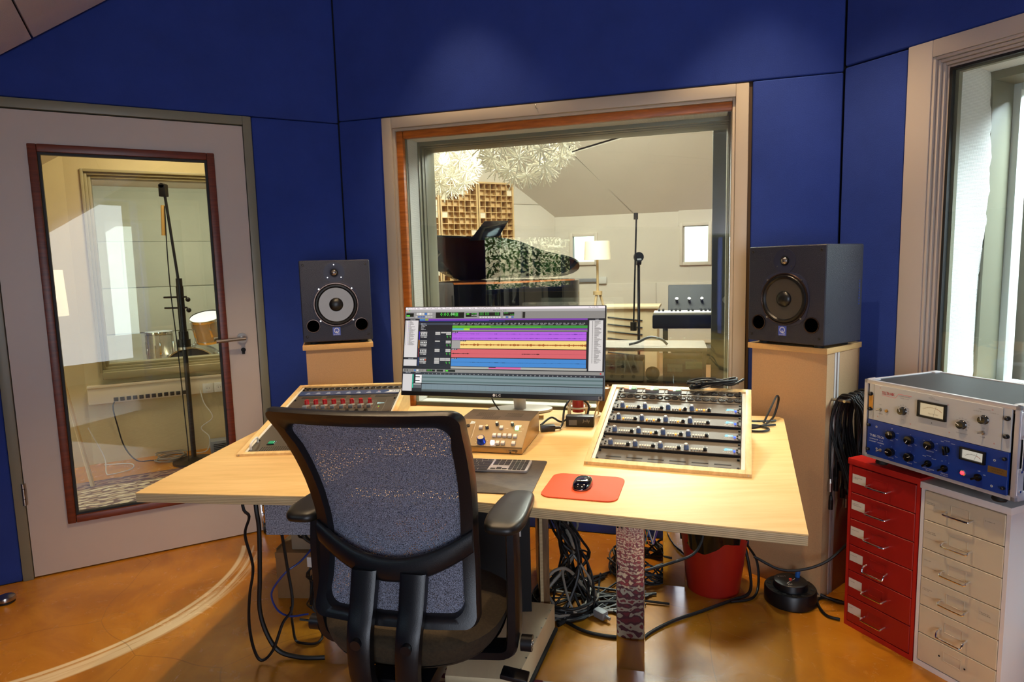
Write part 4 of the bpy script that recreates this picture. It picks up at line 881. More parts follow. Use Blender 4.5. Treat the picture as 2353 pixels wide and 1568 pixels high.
# ------------------------------------------------------------------ wide computer monitor
mo = thing('computer_monitor', 'ultrawide computer monitor showing coloured audio tracks, in front of the window', 'monitor', (-.063, 2.685, .894), facing(105.48, 77.4)[:])
MW, MH = .897, .394
B().box(-MW/2, MW/2, 0, MH, -.012, .006, bev=.003).ob('bezel', M('monitor_bezel', '#14151c', .3), mo); B().box(-.30, .30, .06, .33, -.045, -.012, bev=.015).ob('rear_housing', WHITEPL, mo)
sd_ = Decal(.0062)
def UV(u, v): return (-MW/2+.004+u*(MW-.008), MH-.004-v*(MH-.004-.0005))
def R_(u0, v0, u1, v1, c, L=0): a, b_ = UV(u0, v1), UV(u1, v0); sd_.rect(a[0], a[1], b_[0], b_[1], c, L)
def T_(s, u, v, h, c, L=3, al='l', wd=1.0): p = UV(u, v); sd_.text(s, p[0], p[1], h, c, L, al, wd)
R_(0, 0, 1, .955, '#1c1d22'); R_(0, 0, 1, .024, '#f0e6ea', 1); R_(0, .024, 1, .13, '#8f8d8c', 1); R_(0, .024, 1, .05, '#aaa7a6', 2); R_(.6, .05, 1, .13, '#86837f', 2)
u = .012
for s in ('Pro Tools', 'File', 'Edit', 'View', 'Track', 'Clip', 'Event', 'AudioSuite', 'Options', 'Setup', 'Window', 'Marketplace', 'Help'): T_(s, u, .019, .0062, '#3a2c2e'); u += .0075*len(s)*.62+.010
T_('Fri 6:23 PM', .925, .019, .0056, '#3a2c2e'); T_('Mix Session_2023', .46, .046, .0056, '#2a2a2a')
for k, c in enumerate(('#e0564c', '#e0b13c', '#58b84a')): p = UV(.004+.009*k, .037); sd_.disc(p[0], p[1], .0025, c, 3, 10)
def lcd(u0, u1, v0, v1): R_(u0, v0, u1, v1, '#0d120d', 3)
lcd(.004, .045, .066, .108); R_(.006, .09, .024, .104, '#58e03a', 4); lcd(.163, .312, .058, .122); T_('0:00.000', .187, .100, .016, '#4be04a', 4); lcd(.320, .377, .068, .112); R_(.324, .073, .338, .084, '#58e03a', 4); T_('00.00', .35, .084, .007, '#4be04a', 4); T_('00.00', .35, .104, .007, '#e8e8e8', 4)
lcd(.386, .496, .060, .100); lcd(.511, .566, .060, .098); R_(.607, .058, .620, .124, '#1b1c1b', 3)
for (uu, vv_) in ((.392, .076), (.392, .094), (.420, .076), (.420, .094), (.470, .076), (.470, .094), (.516, .076), (.546, .094)): T_('0.0.0', uu, vv_, .0062, '#4be04a', 4)
for (uu, vv_) in ((.245, .075), (.265, .075), (.265, .09), (.245, .09), (.265, .105)): T_('0.00', uu, vv_, .0058, '#4be04a' if uu > .25 else '#e8e8e8', 4)
for k in range(8): R_(.392+.0138*k, .108, .402+.0138*k, .124, '#c9c7c4', 3)
for k, c in enumerate(('#cfccc8', '#e8e6e2', '#cfccc8', '#3f72b8', '#cfccc8', '#b8b5b1')): R_(.060+.0145*k, .062, .072+.0145*k, .088, c, 3)
for k, c in enumerate(('#b8b5b1', '#3f63a8', '#3f63a8', '#3f63a8', '#b8b5b1', '#b8b5b1', '#b8b5b1')): R_(.054+.0135*k, .100, .065+.0135*k, .116, c, 3)
for k, c in enumerate(('#b8b5b1', '#3f63a8', '#b8b5b1', '#3f63a8')): R_(.511+.0138*k, .106, .522+.0138*k, .122, c, 3)
# left lists
R_(.002, .135, .075, .150, '#24262d', 2); T_('TRACKS', .028, .147, .0045, '#c8c8cc'); R_(.002, .150, .072, .570, '#d4cfce', 2); R_(.002, .578, .075, .594, '#24262d', 2); T_('GROUPS', .026, .591, .0045, '#c8c8cc'); R_(.002, .594, .072, .668, '#cfcbca', 2)
rnd = random.Random(3)
for k in range(31):
    c = ('#6a3fc8', '#4a5ac8', '#d0603a', '#3a9a4a', '#3a6ad0', '#b83a6a')[k % 6]; v = .157+.0090*k; R_(.018, v, .020, v+.006, c, 3); R_(.006, v+.001, .008, v+.005, '#3a3a3a', 3); R_(.023, v+.0012, .030+rnd.random()*.028, v+.0048, '#4a4848', 3)
# edit window
R_(.078, .132, .920, .152, '#7d3fb0', 2); R_(.078, .132, .108, .152, '#4f7fb0', 3); R_(.108, .132, .125, .152, '#8fa03c', 3); R_(.44, .146, .920, .152, '#2b2a35', 3); R_(.078, .152, .920, .164, '#1c2b66', 2); R_(.52, .152, .92, .164, '#1f2230', 3); R_(.078, .178, .262, .200, '#3a4250', 2)
for k, s in enumerate(('Min:Secs', 'Timecode', 'Tempo', 'Key', 'Markers')): T_(s, .088, .194+.0155*k, .0046, '#e4e4e8')
for k in range(36): T_('0:%02d' % k, .256+.0183*k, .190, .0044, '#dcdce0')
for k in range(18): R_(.257+.0366*k, .197, .281+.0366*k, .202, '#8a8c92', 3)
R_(.253, .208, .920, .236, '#5fae2e', 2); R_(.45, .216, .920, .226, '#2c8a4c', 3); R_(.7, .210, .920, .234, '#3f8f35', 3); R_(.45, .217, .9, .224, '#2c8a4c', 4); R_(.253, .240, .312, .258, '#54b6c0', 2); R_(.312, .240, .343, .258, '#a6e04a', 2); R_(.343, .240, .920, .258, '#7c3aa4', 2); R_(.253, .260, .920, .272, '#8d8d84', 2)
R_(.080, .262, .250, .690, '#20222a', 2)
TR = ((.275, .372, '#b25fdc', '#4b1c86', '#3f22c0'), (.372, .466, '#f0cf7c', '#9a4f1e', '#d08030'), (.468, .566, '#cf5f66', '#501d22', '#7a2430'), (.568, .664, '#3f83c8', '#16365c', '#223a72'))
for k, (v0, v1, c, wc, sc__) in enumerate(TR):
    a = .297 if k == 1 else .253
    if k == 1: R_(.253, v0, .297, v1, '#9c9a96', 2)
    R_(a, v0+.004, .916, v1-.002, c, 2); R_(.078, v0, .082, v1, sc__, 3)
    R_(.086, v0+.004, .122, v0+.018, '#c8c4c0' if k == 0 else '#8a8886', 3); T_(('Bounce MIX', 'Piano', 'Vox', 'Voice')[k], .088, v0+.016, .0042, '#22242c', 4)
    for j in range(4): R_(.088+.009*j, v0+.022, .094+.009*j, v0+.036, '#d85a3c' if (k == 3 and j == 3) else '#e4e2de', 3)
    R_(.086, v0+.042, .122, v0+.056, '#a8a6a4', 3); R_(.088, v0+.060, .102, v0+.072, '#8a8886', 3); R_(.104, v0+.060, .120, v0+.072, '#b8b6b4', 3)
    for (uu, n_) in ((.165, (2, 1, 2, 4)[k]), (.195, (1, 0, 0, 2)[k]), (.222, 2)):
        for j in range(n_): R_(uu, v0+.006+.017*j, uu+.026, v0+.020+.017*j, '#bdbab6', 3)
    for j in range(2): T_('10', .226+.016*j, v0+.062, .006, '#4be04a', 4); T_('0', .228+.016*j, v0+.074, .006, '#4be04a', 4)
    for j in range(5): R_(.165, v0+.012+.017*j, .191, v0+.024+.017*j, '#2c2f38', 2); R_(.195, v0+.012+.017*j, .219, v0+.024+.017*j, '#2c2f38', 2)
    R_(a, v0+.004, a+.030, v0+.013, '#2c2230', 3); T_('audio_%02d' % k, a+.002, v0+.0125, .004, '#e8e4f0', 4)
def wave(v, u0, u1, c, amp, n_):
    for k in range(n_):
        h_ = amp*(.25+.75*abs(sin(k*.37)*sin(k*.113+1))*rnd.random()); uu = u0+(u1-u0)*k/n_; R_(uu, v-h_, uu+(u1-u0)/n_*1.02, v+h_, c, 4)
R_(.253, .320, .916, .322, '#9a4ac8', 3); R_(.253, .372, .916, .374, '#5c5c5c', 3)
wave(.302, .254, .916, '#4b1c86', .004, 190); wave(.349, .254, .916, '#4b1c86', .004, 190); wave(.422, .298, .916, '#a0561f', .017, 260); wave(.521, .254, .345, '#3a1418', .008, 34); wave(.521, .607, .695, '#3a1418', .009, 34); R_(.253, .5203, .916, .5217, '#7a3038', 3); R_(.253, .6165, .916, .6185, '#1a3c66', 3); wave(.6175, .34, .9, '#14304e', .003, 120)
R_(.253, .667, .920, .690, '#a9a8a0', 2); R_(.447, .667, .606, .688, '#d6609c', 3); R_(.447, .667, .482, .676, '#4a2438', 4); R_(.253, .692, .920, .698, '#28282c', 2)
R_(.925, .136, .998, .152, '#24262d', 2); T_('CLIPS', .955, .149, .0045, '#c8c8cc'); R_(.928, .152, .992, .690, '#d2cdca', 2)
for k in range(46): v = .160+.0098*k; R_(.942, v, .945, v+.006, '#3c3a3a', 3); R_(.952, v+.001, .960+rnd.random()*.026, v+.005, '#55524f', 3)
# lower editor
R_(0, .700, 1, .735, '#8c8a86', 2); R_(0, .735, 1, .760, '#2b2e36', 2); R_(.002, .760, .052, .950, '#cfcbca', 2); T_('TRACKS', .015, .748, .0045, '#c8c8cc')
for k, c in enumerate(('#55534f', '#55534f', '#77756f', '#77756f', '#3f72b8', '#d8d6d2', '#77756f', '#77756f')): R_(.006+.0135*k, .708, .016+.0135*k, .726, c, 3)
lcd(.126, .172, .705, .728); T_('000.0', .130, .723, .007, '#58e03a', 4); lcd(.180, .214, .705, .728); lcd(.224, .277, .705, .728); R_(.227, .709, .240, .724, '#58e03a', 4); T_('Min:Secs', .070, .745, .0045, '#dcdce0')
for k in range(40): T_('%d' % (k+1), .115+.0215*k, .757, .0042, '#dcdce0')
R_(.054, .762, .059, .860, '#35c8a4', 2); R_(.054, .866, .059, .915, '#35c8a4', 2); R_(.070, .765, .103, .858, '#ece8e8', 2)
for v in (.785, .827): R_(.070, v, .093, v+.011, '#16161a', 3)
R_(.070, .811, .103, .812, '#888888', 3); R_(.061, .866, .103, .915, '#5a5c60', 2); R_(.061, .866, .100, .880, '#a8a6a4', 3)
R_(.105, .762, .995, .860, '#76888c', 2)
for v in (.785, .830): R_(.105, v, .995, v+.016, '#566b6c', 3)
R_(.105, .860, .995, .866, '#1c2024', 3); R_(.105, .868, .995, .928, '#71828a', 2)
for k in range(28): R_(.125+.031*k, .868, .1256+.031*k, .928, '#5d6d75', 3)
R_(.105, .928, .995, .952, '#4d5454', 2); R_(.105, .945, .300, .951, '#2c3030', 3); p = UV(.985, .718); sd_.disc(p[0], p[1], .0035, '#c83a3a', 4, 12)
SCREEN = attr_mat('screen_glow', True, .84, .25)
sd_.ob('screen', SCREEN, mo)
d = Decal(.0062); p = UV(.478, .988); d.disc(p[0], p[1]+.0055, .0058, '#d8d8dc', 0, 20).text('LG', p[0]+.009, p[1], .011, '#d8d8dc', 1, 'l', 1.1, .12, .0006); p = UV(.978, .992); d.rect(p[0], p[1], p[0]+.014, p[1]+.022, '#b8b8bc').rect(p[0]+.002, p[1]+.002, p[0]+.012, p[1]+.020, '#2a2a32', 1); d.ob('maker_mark', PRINT, mo)
SILV = M('silver_stand', '#b9b6b2', .35, metal=.5)
st = Matrix(mo.rotation_euler.to_matrix().to_4x4()); st = (Matrix.Translation(mo.location) @ st).inverted()
def toM(p): return st @ Vector(p)
mb_ = B().cyl((.03, 2.93, DZ+.012), (.022, 2.89, DZ+.16), .028, n=20).cyl((.022, 2.89, DZ+.15), (-.02, 2.78, 1.06), .024, n=16); mb_.bm.transform(st); mb_.ob('stand_neck', SILV, mo)
mb_ = B().prism([(.03+.15*cos(a)*(1 if True else 1), 2.93+.085*sin(a)) for a in [2*pi*i/32 for i in range(32)]], DZ+.001, DZ+.013, bev=.003); mb_.bm.transform(st); mb_.ob('stand_base', SILV, mo)

# ------------------------------------------------------------------ monitor controller
GOLD = M('bronze_metal', '#b5935c', .34, metal=.5, var=.05, vscale=5); GOLDD = M('dusty_bronze_top', '#665844', .42, metal=.35, var=.25, vscale=7)
mc = thing('monitor_controller', 'bronze wedge shaped monitor controller with white buttons and blue knob', 'controller', (-.2411, 2.293, DZ), radians(90-104.05))
mxp = Matrix(((0, 0, 1, 0), (1, 0, 0, 0), (0, 1, 0, 0), (0, 0, 0, 1)))
B().prism([(.002, .004), (.305, .004), (.305, .088), (.1364, .088), (.002, .0235)], .001, .275, bev=.001, mtx=mxp).ob('body', GOLD, mc)
B().box(0, .276, .130, .306, .088, .0905, bev=.001, seg=1).ob('top_plate', GOLDD, mc)
for k in range(4): B().cyl((.03+.216*(k % 2), .03+.24*(k//2), 0), (.03+.216*(k % 2), .03+.24*(k//2), .005), .01, n=12).ob('rubber_foot', BLKM, mc)
for (x0, y0) in ((.05, .20), (.165, .20), (.085, .145)):
    for i in range(9):
        for j in range(4): put('vent_slit', bpy.data.meshes.get('vent_slit') or B().box(-.0006, .0006, -.005, .005, 0, .0003, mtx=Matrix.Rotation(radians(-25), 4, 'Z')).mesh('vent_slit', BLKM, 0), mc, (x0+.0075*i, y0+.016*j, .0905))
ft_ = thing('x', '', 'x'); bpy.data.objects.remove(ft_)
FACE = Matrix.Translation((0, 0, .0248)) @ Matrix.Rotation(radians(25.65), 4, 'X'); FR = FACE.to_euler()
def onf(me, x, y, z=.003, name=None, rz=0):
    o = put(name or me.name.split('.')[0], me, mc); o.matrix_local = FACE @ Matrix.Translation((x, y, z)) @ Matrix.Rotation(rz, 4, 'Z'); return o
onf(B().box(0, .276, 0, .150, .0005, .003, bev=.0006, seg=1).mesh('control_panel', M('bronze_panel', '#8c7652', .42, metal=.25)), 0, 0, 0)
WB = B().box(-.0068, .0068, -.0072, .0072, 0, .010, bev=.0016).mesh('button', M('clear_white_button', '#dcd3cc', .3)); WBL = B().box(-.0068, .0068, -.0072, .0072, 0, .010, bev=.0016).mesh('button', M('lit_white_button', '#ffffff', .3, emit='#d8dcff', estr=3.0)); WBG = B().box(-.0068, .0068, -.0072, .0072, 0, .010, bev=.0016).mesh('button', M('lit_green_button', '#d8ffe0', .3, emit='#a0ffb4', estr=2.4))
for (x, y) in ((.099, .098), (.178, .100), (.161, .056), (.180, .056), (.200, .056), (.219, .056), (.239, .055), (.182, .015), (.202, .016), (.241, .016), (.042, .073), (.042, .048)): onf(WB, x, y)
onf(WBL, .163, .016); onf(WBG, .237, .100)
BK = B().lathe([(.0165, 0), (.0165, .002), (.0150, .004), (.0142, .022), (.0128, .024), (.0118, .0235), (0, .023)], 28).mesh('volume_knob', M('anodised_blue', '#2747b8', .2, metal=.8)); onf(BK, .120, .021); onf(B().lathe([(.0116, .0237), (0, .0239)], 24).mesh('knob_top', M('knob_top', '#a39178', .35, metal=.5)), .120, .021, .003, 'knob_top')
SKN = B().lathe([(.0062, 0), (.0062, .011), (.0052, .013), (0, .013)], 16).mesh('small_knob', M('dark_grey_knob', '#4a4c50', .35)); SKC = B().lathe([(.0050, .013), (.0046, .0145), (0, .0145)], 14).mesh('knob_cap', CAPW); SKG = B().lathe([(.0050, .013), (.0046, .0145), (0, .0145)], 14).mesh('knob_cap', M('ivory_cap', '#dcc690', .4))
for (x, y, c) in ((.123, .098, SKG), (.157, .119, SKC), (.216, .120, SKC)): onf(SKN, x, y); onf(c, x, y)
onf(B().lathe([(.008, 0), (.008, .003), (.004, .003), (.0035, .001), (0, .001)], 16).mesh('headphone_socket', M('dark_socket', '#2a2622', .3)), .045, .108)
d = Decal(0); d.poly([(.052, .138), (.049, .120), (.068, .124), (.068, .134)], '#cfe2ea').text('MC', .055, .126, .006, '#555555', 1)
d.line((.072, .118), (.077, .042), .0012, '#d8cfc0'); d.line((.0665, .118), (.0715, .042), .0008, '#4a3f2e')
for k in range(15): d.rect(.068+.0004*k, .117-.005*k, .071+.0004*k, .1182-.005*k, '#4a3f2e')
for k in range(9): a = radians(225-33.7*k); d.disc(.120+.022*cos(a), .021+.022*sin(a), .0011, '#e4dccd', 0, 8)
for (x, y, s) in ((.108, .112, 'METER'), (.251, .085, 'TALK'), (.199, .099, 'DIM'), (.256, .099, 'CUT'), (.163, .004, 'ALT'), (.12, -.0, '')): d.text(s, x, y, .004, '#e4dccd', 1, 'c')
for (x, y) in ((.163, .066), (.182, .066), (.202, .066), (.221, .066), (.241, .066)): d.disc(x, y+.001, .001, '#8fd84a', 0, 6)
d.rect(.229, .110, .250, .124, '#d8cfc4')
o = d.ob('lettering', PRINT, mc); o.matrix_local = FACE @ Matrix.Translation((0, 0, .0032))
d = Decal(); d.rect(.225, .012, .258, .016, '#2b2418').disc(.231, .007, .0035, '#171512', 0, 14).disc(.252, .0085, .002, '#171512', 0, 10).text('LISTEN', .226, .0125, .003, '#b8a98a', 1); d.ob('front_marks', PRINT, mc, (0, .0014, 0), (pi/2, 0, 0))

# ------------------------------------------------------------------ desk pad, keyboard, mouse pad, mouse
PADM = M('dark_leather', '#3a3128', .5, var=.25, vscale=14, bump=.4, bscale=60, hex2='#4c4234')
H_ = 101.7; dv = Vector((sin(radians(H_)), cos(radians(H_)), 0)); nv = Vector((-dv.y, dv.x, 0))
br = Vector((.044, 1.818, DZ))
pad = B().prism(rrect(-.64, 0, 0, .33, .012), .0005, .004, bev=.001).ob('desk_pad', PADM, None, br, (0, 0, radians(90-H_))); tag(pad, 'worn dark leather desk pad under the keyboard', 'desk pad')
KH = 101.0; dv = Vector((sin(radians(KH)), cos(radians(KH)), 0))
kb = thing('computer_keyboard', 'silver full size computer keyboard with black keys on the dark desk pad', 'keyboard', Vector((.037, 2.010, DZ+.0045))-dv*.4187, radians(90-KH))
B().prism(rrect(0, .4187, 0, .1149, .008), 0, .009, bev=.0012).ob('case', M('silver_aluminium', '#cfcac6', .3, metal=.6), kb)
KEYM = M('black_key', '#15130f', .35); kc_ = {}
def key(x, y, w_, h_=.0165):
    k = (round(w_, 4), round(h_, 4))
    if k not in kc_: kc_[k] = B().box(-w_/2, w_/2, -h_/2, h_/2, 0, .0022, bev=.0007, seg=1).mesh('key', KEYM)
    put('key', kc_[k], kb, (x+w_/2, y+h_/2, .009))
pit = .0191
rows = [[1]*13+[1.95], [1.5]+[1]*12+[1.45], [1.8]+[1]*11+[2.15], [1.3]+[1]*11+[2.65-.0], [1.25, 1, 1.25, 6.2, 1.25, 1, 1.25, 1.75]]
for r, row in enumerate(rows):
    x = .005
    for w_ in row:
        ww_ = w_*pit-.0026
        if x+ww_ > .290: ww_ = .290-x
        key(x, .0895-.0192-.0192*r, ww_); x += w_*pit
x = .005
for k in range(14): key(x, .0955, .0182, .010); x += .02035
for c in range(3):
    for r in (0, 1): key(.296+pit*c, .0703-.0192*r, .0165)
    key(.296+pit*c, .0955, .0165, .010)
for c, r in ((0, 0), (1, 0), (2, 0)): key(.296+pit*c, .0055, .0165, .0078 if c != 1 else .0078)
key(.296+pit, .0150, .0165, .0078)
for c in range(4):
    for r in range(4): key(.358-.003+.0145*c*1.0+.0*r, .0895-.0192-.0192*r+.0, .0125)
    key(.355+.0145*c, .0955, .0125, .010); key(.355+.0145*c, .0055-.0, .0125, .0075) if False else None
    key(.355+.0145*c, .0040, .0125, .0080)
RPAD = M('orange_red_pad', '#e2501f', .7, var=.03, vscale=6)
mp_ = B().prism(rrect(-.113, .113, -.108, .108, .034, 6), .0005, .004, bev=.001).ob('mouse_pad', RPAD, None, (.205, 1.877, DZ), (0, 0, radians(-17))); tag(mp_, 'bright orange red rounded mouse pad', 'mouse pad')
mu = thing('computer_mouse', 'glossy black wireless mouse on the orange red mouse pad', 'mouse', (.203, 1.886, DZ+.0045), radians(-17))
def mfn(u, v):
    a = 2*pi*u; t = v; r = cos(t*pi/2)**.55 if v < 1 else 0; sx, sy = .029, .0565
    c, s_ = cos(a), sin(a); k = 2.6; q = (abs(c)**k+abs(s_)**k)**(-1/k)
    return (sx*q*c*r, sy*q*s_*r, .004+.019*sin(t*pi/2)*(1-.25*(q*s_*r)**2))
B().grid(mfn, 32, 10, True).ob('shell', M('gloss_black', '#050506', .05, coat=1), mu)
B().prism([(.0285*cos(a), .056*sin(a)) for a in [2*pi*i/28 for i in range(28)]], 0, .005, bev=.001).ob('base', M('silver_base', '#a8a5a0', .3, metal=.8), mu)
# ------------------------------------------------------------------ loudspeakers on their stands
def dirs(h): d = Vector((sin(radians(h)), cos(radians(h)), 0)); return d, Vector((-d.y, d.x, 0))
CONE = M('woofer_cone', '#5d5650', .30, metal=.6, var=.05); RUBS = M('surround_rubber', '#0c0c0e', .35); PLATE = M('speaker_plate', '#20263f', .5); PORTM = M('port_black', '#010101', 1.0, spec=0); LOGOP = M('blue_badge', '#3f55b8', .4)
def speaker(label, loc, h, W, H, D):
    t = thing('loudspeaker', label, 'loudspeaker', loc, radians(90-h), group='black studio loudspeakers')
    B().box(0, W, 0, D, .012, H, bev=.009, seg=3).ob('cabinet', BLKT, t)
    for x in (.05, W-.05):
        for y in (.05, D-.05): B().cyl((x, y, 0), (x, y, .013), .02, n=14).ob('foot', BLKM, t)
    rx = (pi/2, 0, 0)
    def pt(u, v): return (W*u, 0, .012+(H-.012)*(1-v))
    T = pt(.49, .155)
    B().lathe([(.051, 0), (.051, .0022), (.026, .0022), (.020, .0005)], 36).ob('tweeter_plate', PLATE, t, T, rx); B().lathe([(.0195, 0), (.0185, .005), (.0165, .0035)], 28).ob('tweeter_ring', BLK, t, T, rx)
    B().lathe([(.0165, .001), (.0155, .006), (.011, .0105), (.005, .0125), (0, .013)], 28).ob('tweeter_dome', M('silver_dome', '#8c8480', .15, metal=.9), t, T, rx)
    for a in (90, 215, 325): B().cyl((.040*cos(radians(a)), .040*sin(radians(a)), .002), (.040*cos(radians(a)), .040*sin(radians(a)), .0038), .003, n=10).ob('screw', STEEL, t, T, rx)
    Wc = pt(.495, .545); r = .117
    oct_ = []
    for k in range(8):
        for s in (-14, 14): a = radians(45*k+s if k % 2 == 0 else 45*k+s*.55); oct_.append((r*(1.0 if k % 2 == 0 else 1.06)*cos(a), r*(1.0 if k % 2 == 0 else 1.06)*sin(a)))
    B().prism(oct_, 0, .003, bev=.0008).ob('woofer_plate', PLATE, t, Wc, rx)
    B().lathe([(.110, .003), (.108, .007), (.104, .007), (.101, .004)], 44).ob('woofer_ring', M('copper_ring', '#4a3a33', .25, metal=.7), t, Wc, rx)
    B().lathe([(.103, .0032), (.098, .0105), (.091, .0115), (.086, .006), (.084, .003)], 44).ob('surround', RUBS, t, Wc, rx)
    B().lathe([(.0845, .0034), (.06, .0033), (.034, .0031)][:1]+[(.0845, .0045), (.065, .0038), (.045, .0034), (.033, .0032), (.033, .0031)], 44).ob('cone', CONE, t, Wc, rx)
    B().lathe([(.034, .0034), (.031, .010), (.022, .0165), (.010, .0195), (0, .020)], 30).ob('dust_cap', RUBS, t, Wc, rx)
    for a in (45, 135, 225, 315): B().cyl((.112*cos(radians(a)), .112*sin(radians(a)), .003), (.112*cos(radians(a)), .112*sin(radians(a)), .0055), .004, n=10).ob('screw', STEEL, t, Wc, rx)
    for u in (.155, .845):
        B().lathe([(.0325, 0), (.0325, .0015), (.0300, .0022), (.0285, .0006), (0, .0006)], 32).ob('port', PORTM, t, pt(u, .80), rx); B().lathe([(.0338, .0004), (.0330, .0036), (.0300, .0038), (.0285, .0008)], 32).ob('port_rim', M('copper_ring', '#4a3a33', .25, metal=.7), t, pt(u, .80), rx)
    for u in (.06, .94):
        for v in (.055, .93): B().lathe([(.0065, 0), (.0065, .001), (.0045, .002), (.003, .0008), (0, .0008)], 14).ob('corner_bolt', BLK, t, pt(u, v), rx)
    b_ = pt(.48, .875); B().box(b_[0]-.019, b_[0]+.019, -.002, 0, b_[2]-.021, b_[2]+.021, bev=.0006, seg=1).ob('badge', LOGOP, t)
    d = Decal(.0022); d.ring(0, .004, .0095, .0128, '#c9cede', 0, 0, 360, 28).poly([(-.002, -.006), (.004, -.0085), (.014, -.0085), (.0135, -.0105), (.003, -.0105), (-.006, -.007)], '#c9cede').text('QUESTED', 0, -.0185, .0045, '#c9cede', 1, 'c', 1.0, .14).disc(0, -.0012, .0028, '#dce4ff', 2, 12)
    d.ob('badge_mark', PRINT, t, b_, rx)
    B().box(-.0012, .0, D*.80, D*.86, H*.42, H*.60).ob('heat_slot', M('blue_slot', '#24356e', .4), t) if False else None
    for k in range(9): B().box(W, W+.0012, D*.885, D*.915, H*.40+.012*k, H*.40+.012*k+.007).ob('heat_slot', M('blue_slot', '#2a3f86', .4), t)
    return t
def stand(label, loc, h, W, D, ztop, xi0, xi1, rods=False):
    t = thing('speaker_stand', label, 'speaker stand', loc, radians(90-h), group='boxy fibreboard speaker stands')
    B().box(0, W, 0, D, ztop-.024, ztop, bev=.0015).ob('top_board', MDFE, t)
    B().box(xi0, W-xi1, .012, .030, 0, ztop-.024).ob('front_board', MDF, t); B().box(xi0, xi0+.018, .030, D-.01, 0, ztop-.024).ob('side_board', MDF, t)
    if rods:
        B().box(W-xi1-.006, W-xi1, .030, .075, 0, ztop-.024).ob('side_board', MDF, t); B().box(W-xi1-.004, W-xi1+.001, .078, .092, 0, ztop-.024).box(W-xi1-.004, W-xi1+.001, .104, .118, 0, ztop-.024).ob('pale_strip', M('pale_joint', '#cfc4bd', .6), t)
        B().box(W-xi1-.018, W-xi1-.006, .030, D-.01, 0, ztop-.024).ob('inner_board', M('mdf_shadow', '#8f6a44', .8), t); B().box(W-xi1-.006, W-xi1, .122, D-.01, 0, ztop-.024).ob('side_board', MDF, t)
    else: B().box(W-xi1-.018, W-xi1, .030, D-.01, 0, ztop-.024).ob('side_board', MDF, t)
    B().box(xi0, W-xi1, D-.028, D-.01, 0, ztop-.024).ob('back_board', MDF, t)
    return t
stand('tall fibreboard speaker stand between the desk and the cabinets', (1.056, 2.864, 0), 141.67, .355, .315, 1.082, .016, .004, True)
stand('fibreboard speaker stand standing in the left corner behind the desk', (-1.035, 3.160, 0), 74.5, .342, .27, 1.082, .014, .010)
speaker('black two way loudspeaker on the right stand next to the side window', (1.054, 2.86, 1.083), 146.66, .358, .421, .275)
speaker('black two way loudspeaker on the left stand between the door and the window', (-1.038, 3.185, 1.083), 76.17, .340, .418, .255)

# cables hung over a rod on the side of the right stand
d_, n_ = dirs(141.67)
base = Vector((1.056, 2.864, 0))+d_*.352
rod = thing('cable_hanger', 'steel rod on the side of the right stand carrying the cables', 'hanger', base+n_*.06+Vector((0, 0, .865)), radians(90-141.67))
B().cyl((-.002, 0, 0), (.075, 0, 0), .006, n=10).cyl((-.002, .21, 0), (.075, .21, 0), .006, n=10).cyl((.055, -.01, 0), (.055, .225, 0), .006, n=10).ob('rod', STEEL, rod)
rnd = random.Random(11)
CON = B().cyl((0, 0, 0), (0, 0, -.018), .006, .0085, n=10).cyl((0, 0, -.018), (0, 0, -.060), .0095, n=12).mesh('connector', M('connector_black', '#16161a', .3))
CONS = B().cyl((0, 0, 0), (0, 0, -.018), .006, .0085, n=10).cyl((0, 0, -.018), (0, 0, -.055), .0095, n=12).mesh('connector', STEEL)
for k in range(16):
    y = -.005+.0140*k; L1, L2 = .20+.32*rnd.random(), .20+.30*rnd.random(); w_ = .026+.030*rnd.random(); up = .008+.012*rnd.random(); r = .0034+.001*rnd.random()
    P = base+n_*(.06+y)+d_*.055+Vector((0, 0, .865+.006))
    t = thing('hanging_cable', 'black microphone cable looped over the hanger of the right speaker stand', 'cable', P, radians(90-141.67), 'cables hung on the speaker stand')
    j = lambda a: (rnd.random()-.5)*a
    B().tube([(-w_*.9, j(.02), -L1), (-w_, j(.015), -L1*.6), (-w_*.95, 0, -.08), (-w_*.5, 0, up*.2), (0, 0, up), (w_*.6, 0, up*.2), (w_, j(.01), -.09), (w_*1.05, j(.02), -L2*.6), (w_, j(.02), -L2)], r, 6, res=4).ob('cord', CABLE, t)
    B().tube([(w_*.6, .004, up*.6-.002), (w_*1.3, .006, -.06), (w_*1.5, j(.02), -.24-.1*rnd.random()), (w_*.8, j(.02), -.34-.08*rnd.random()), (0, 0, -.30), (-w_, 0, -.12), (-w_*.4, .004, up*.7)], r, 6, res=4).ob('cord', CABLE, t)
    put('connector', CON if k % 4 else CONS, t, (-w_*.9, 0, -L1)); put('connector', CON, t, (w_, 0, -L2))
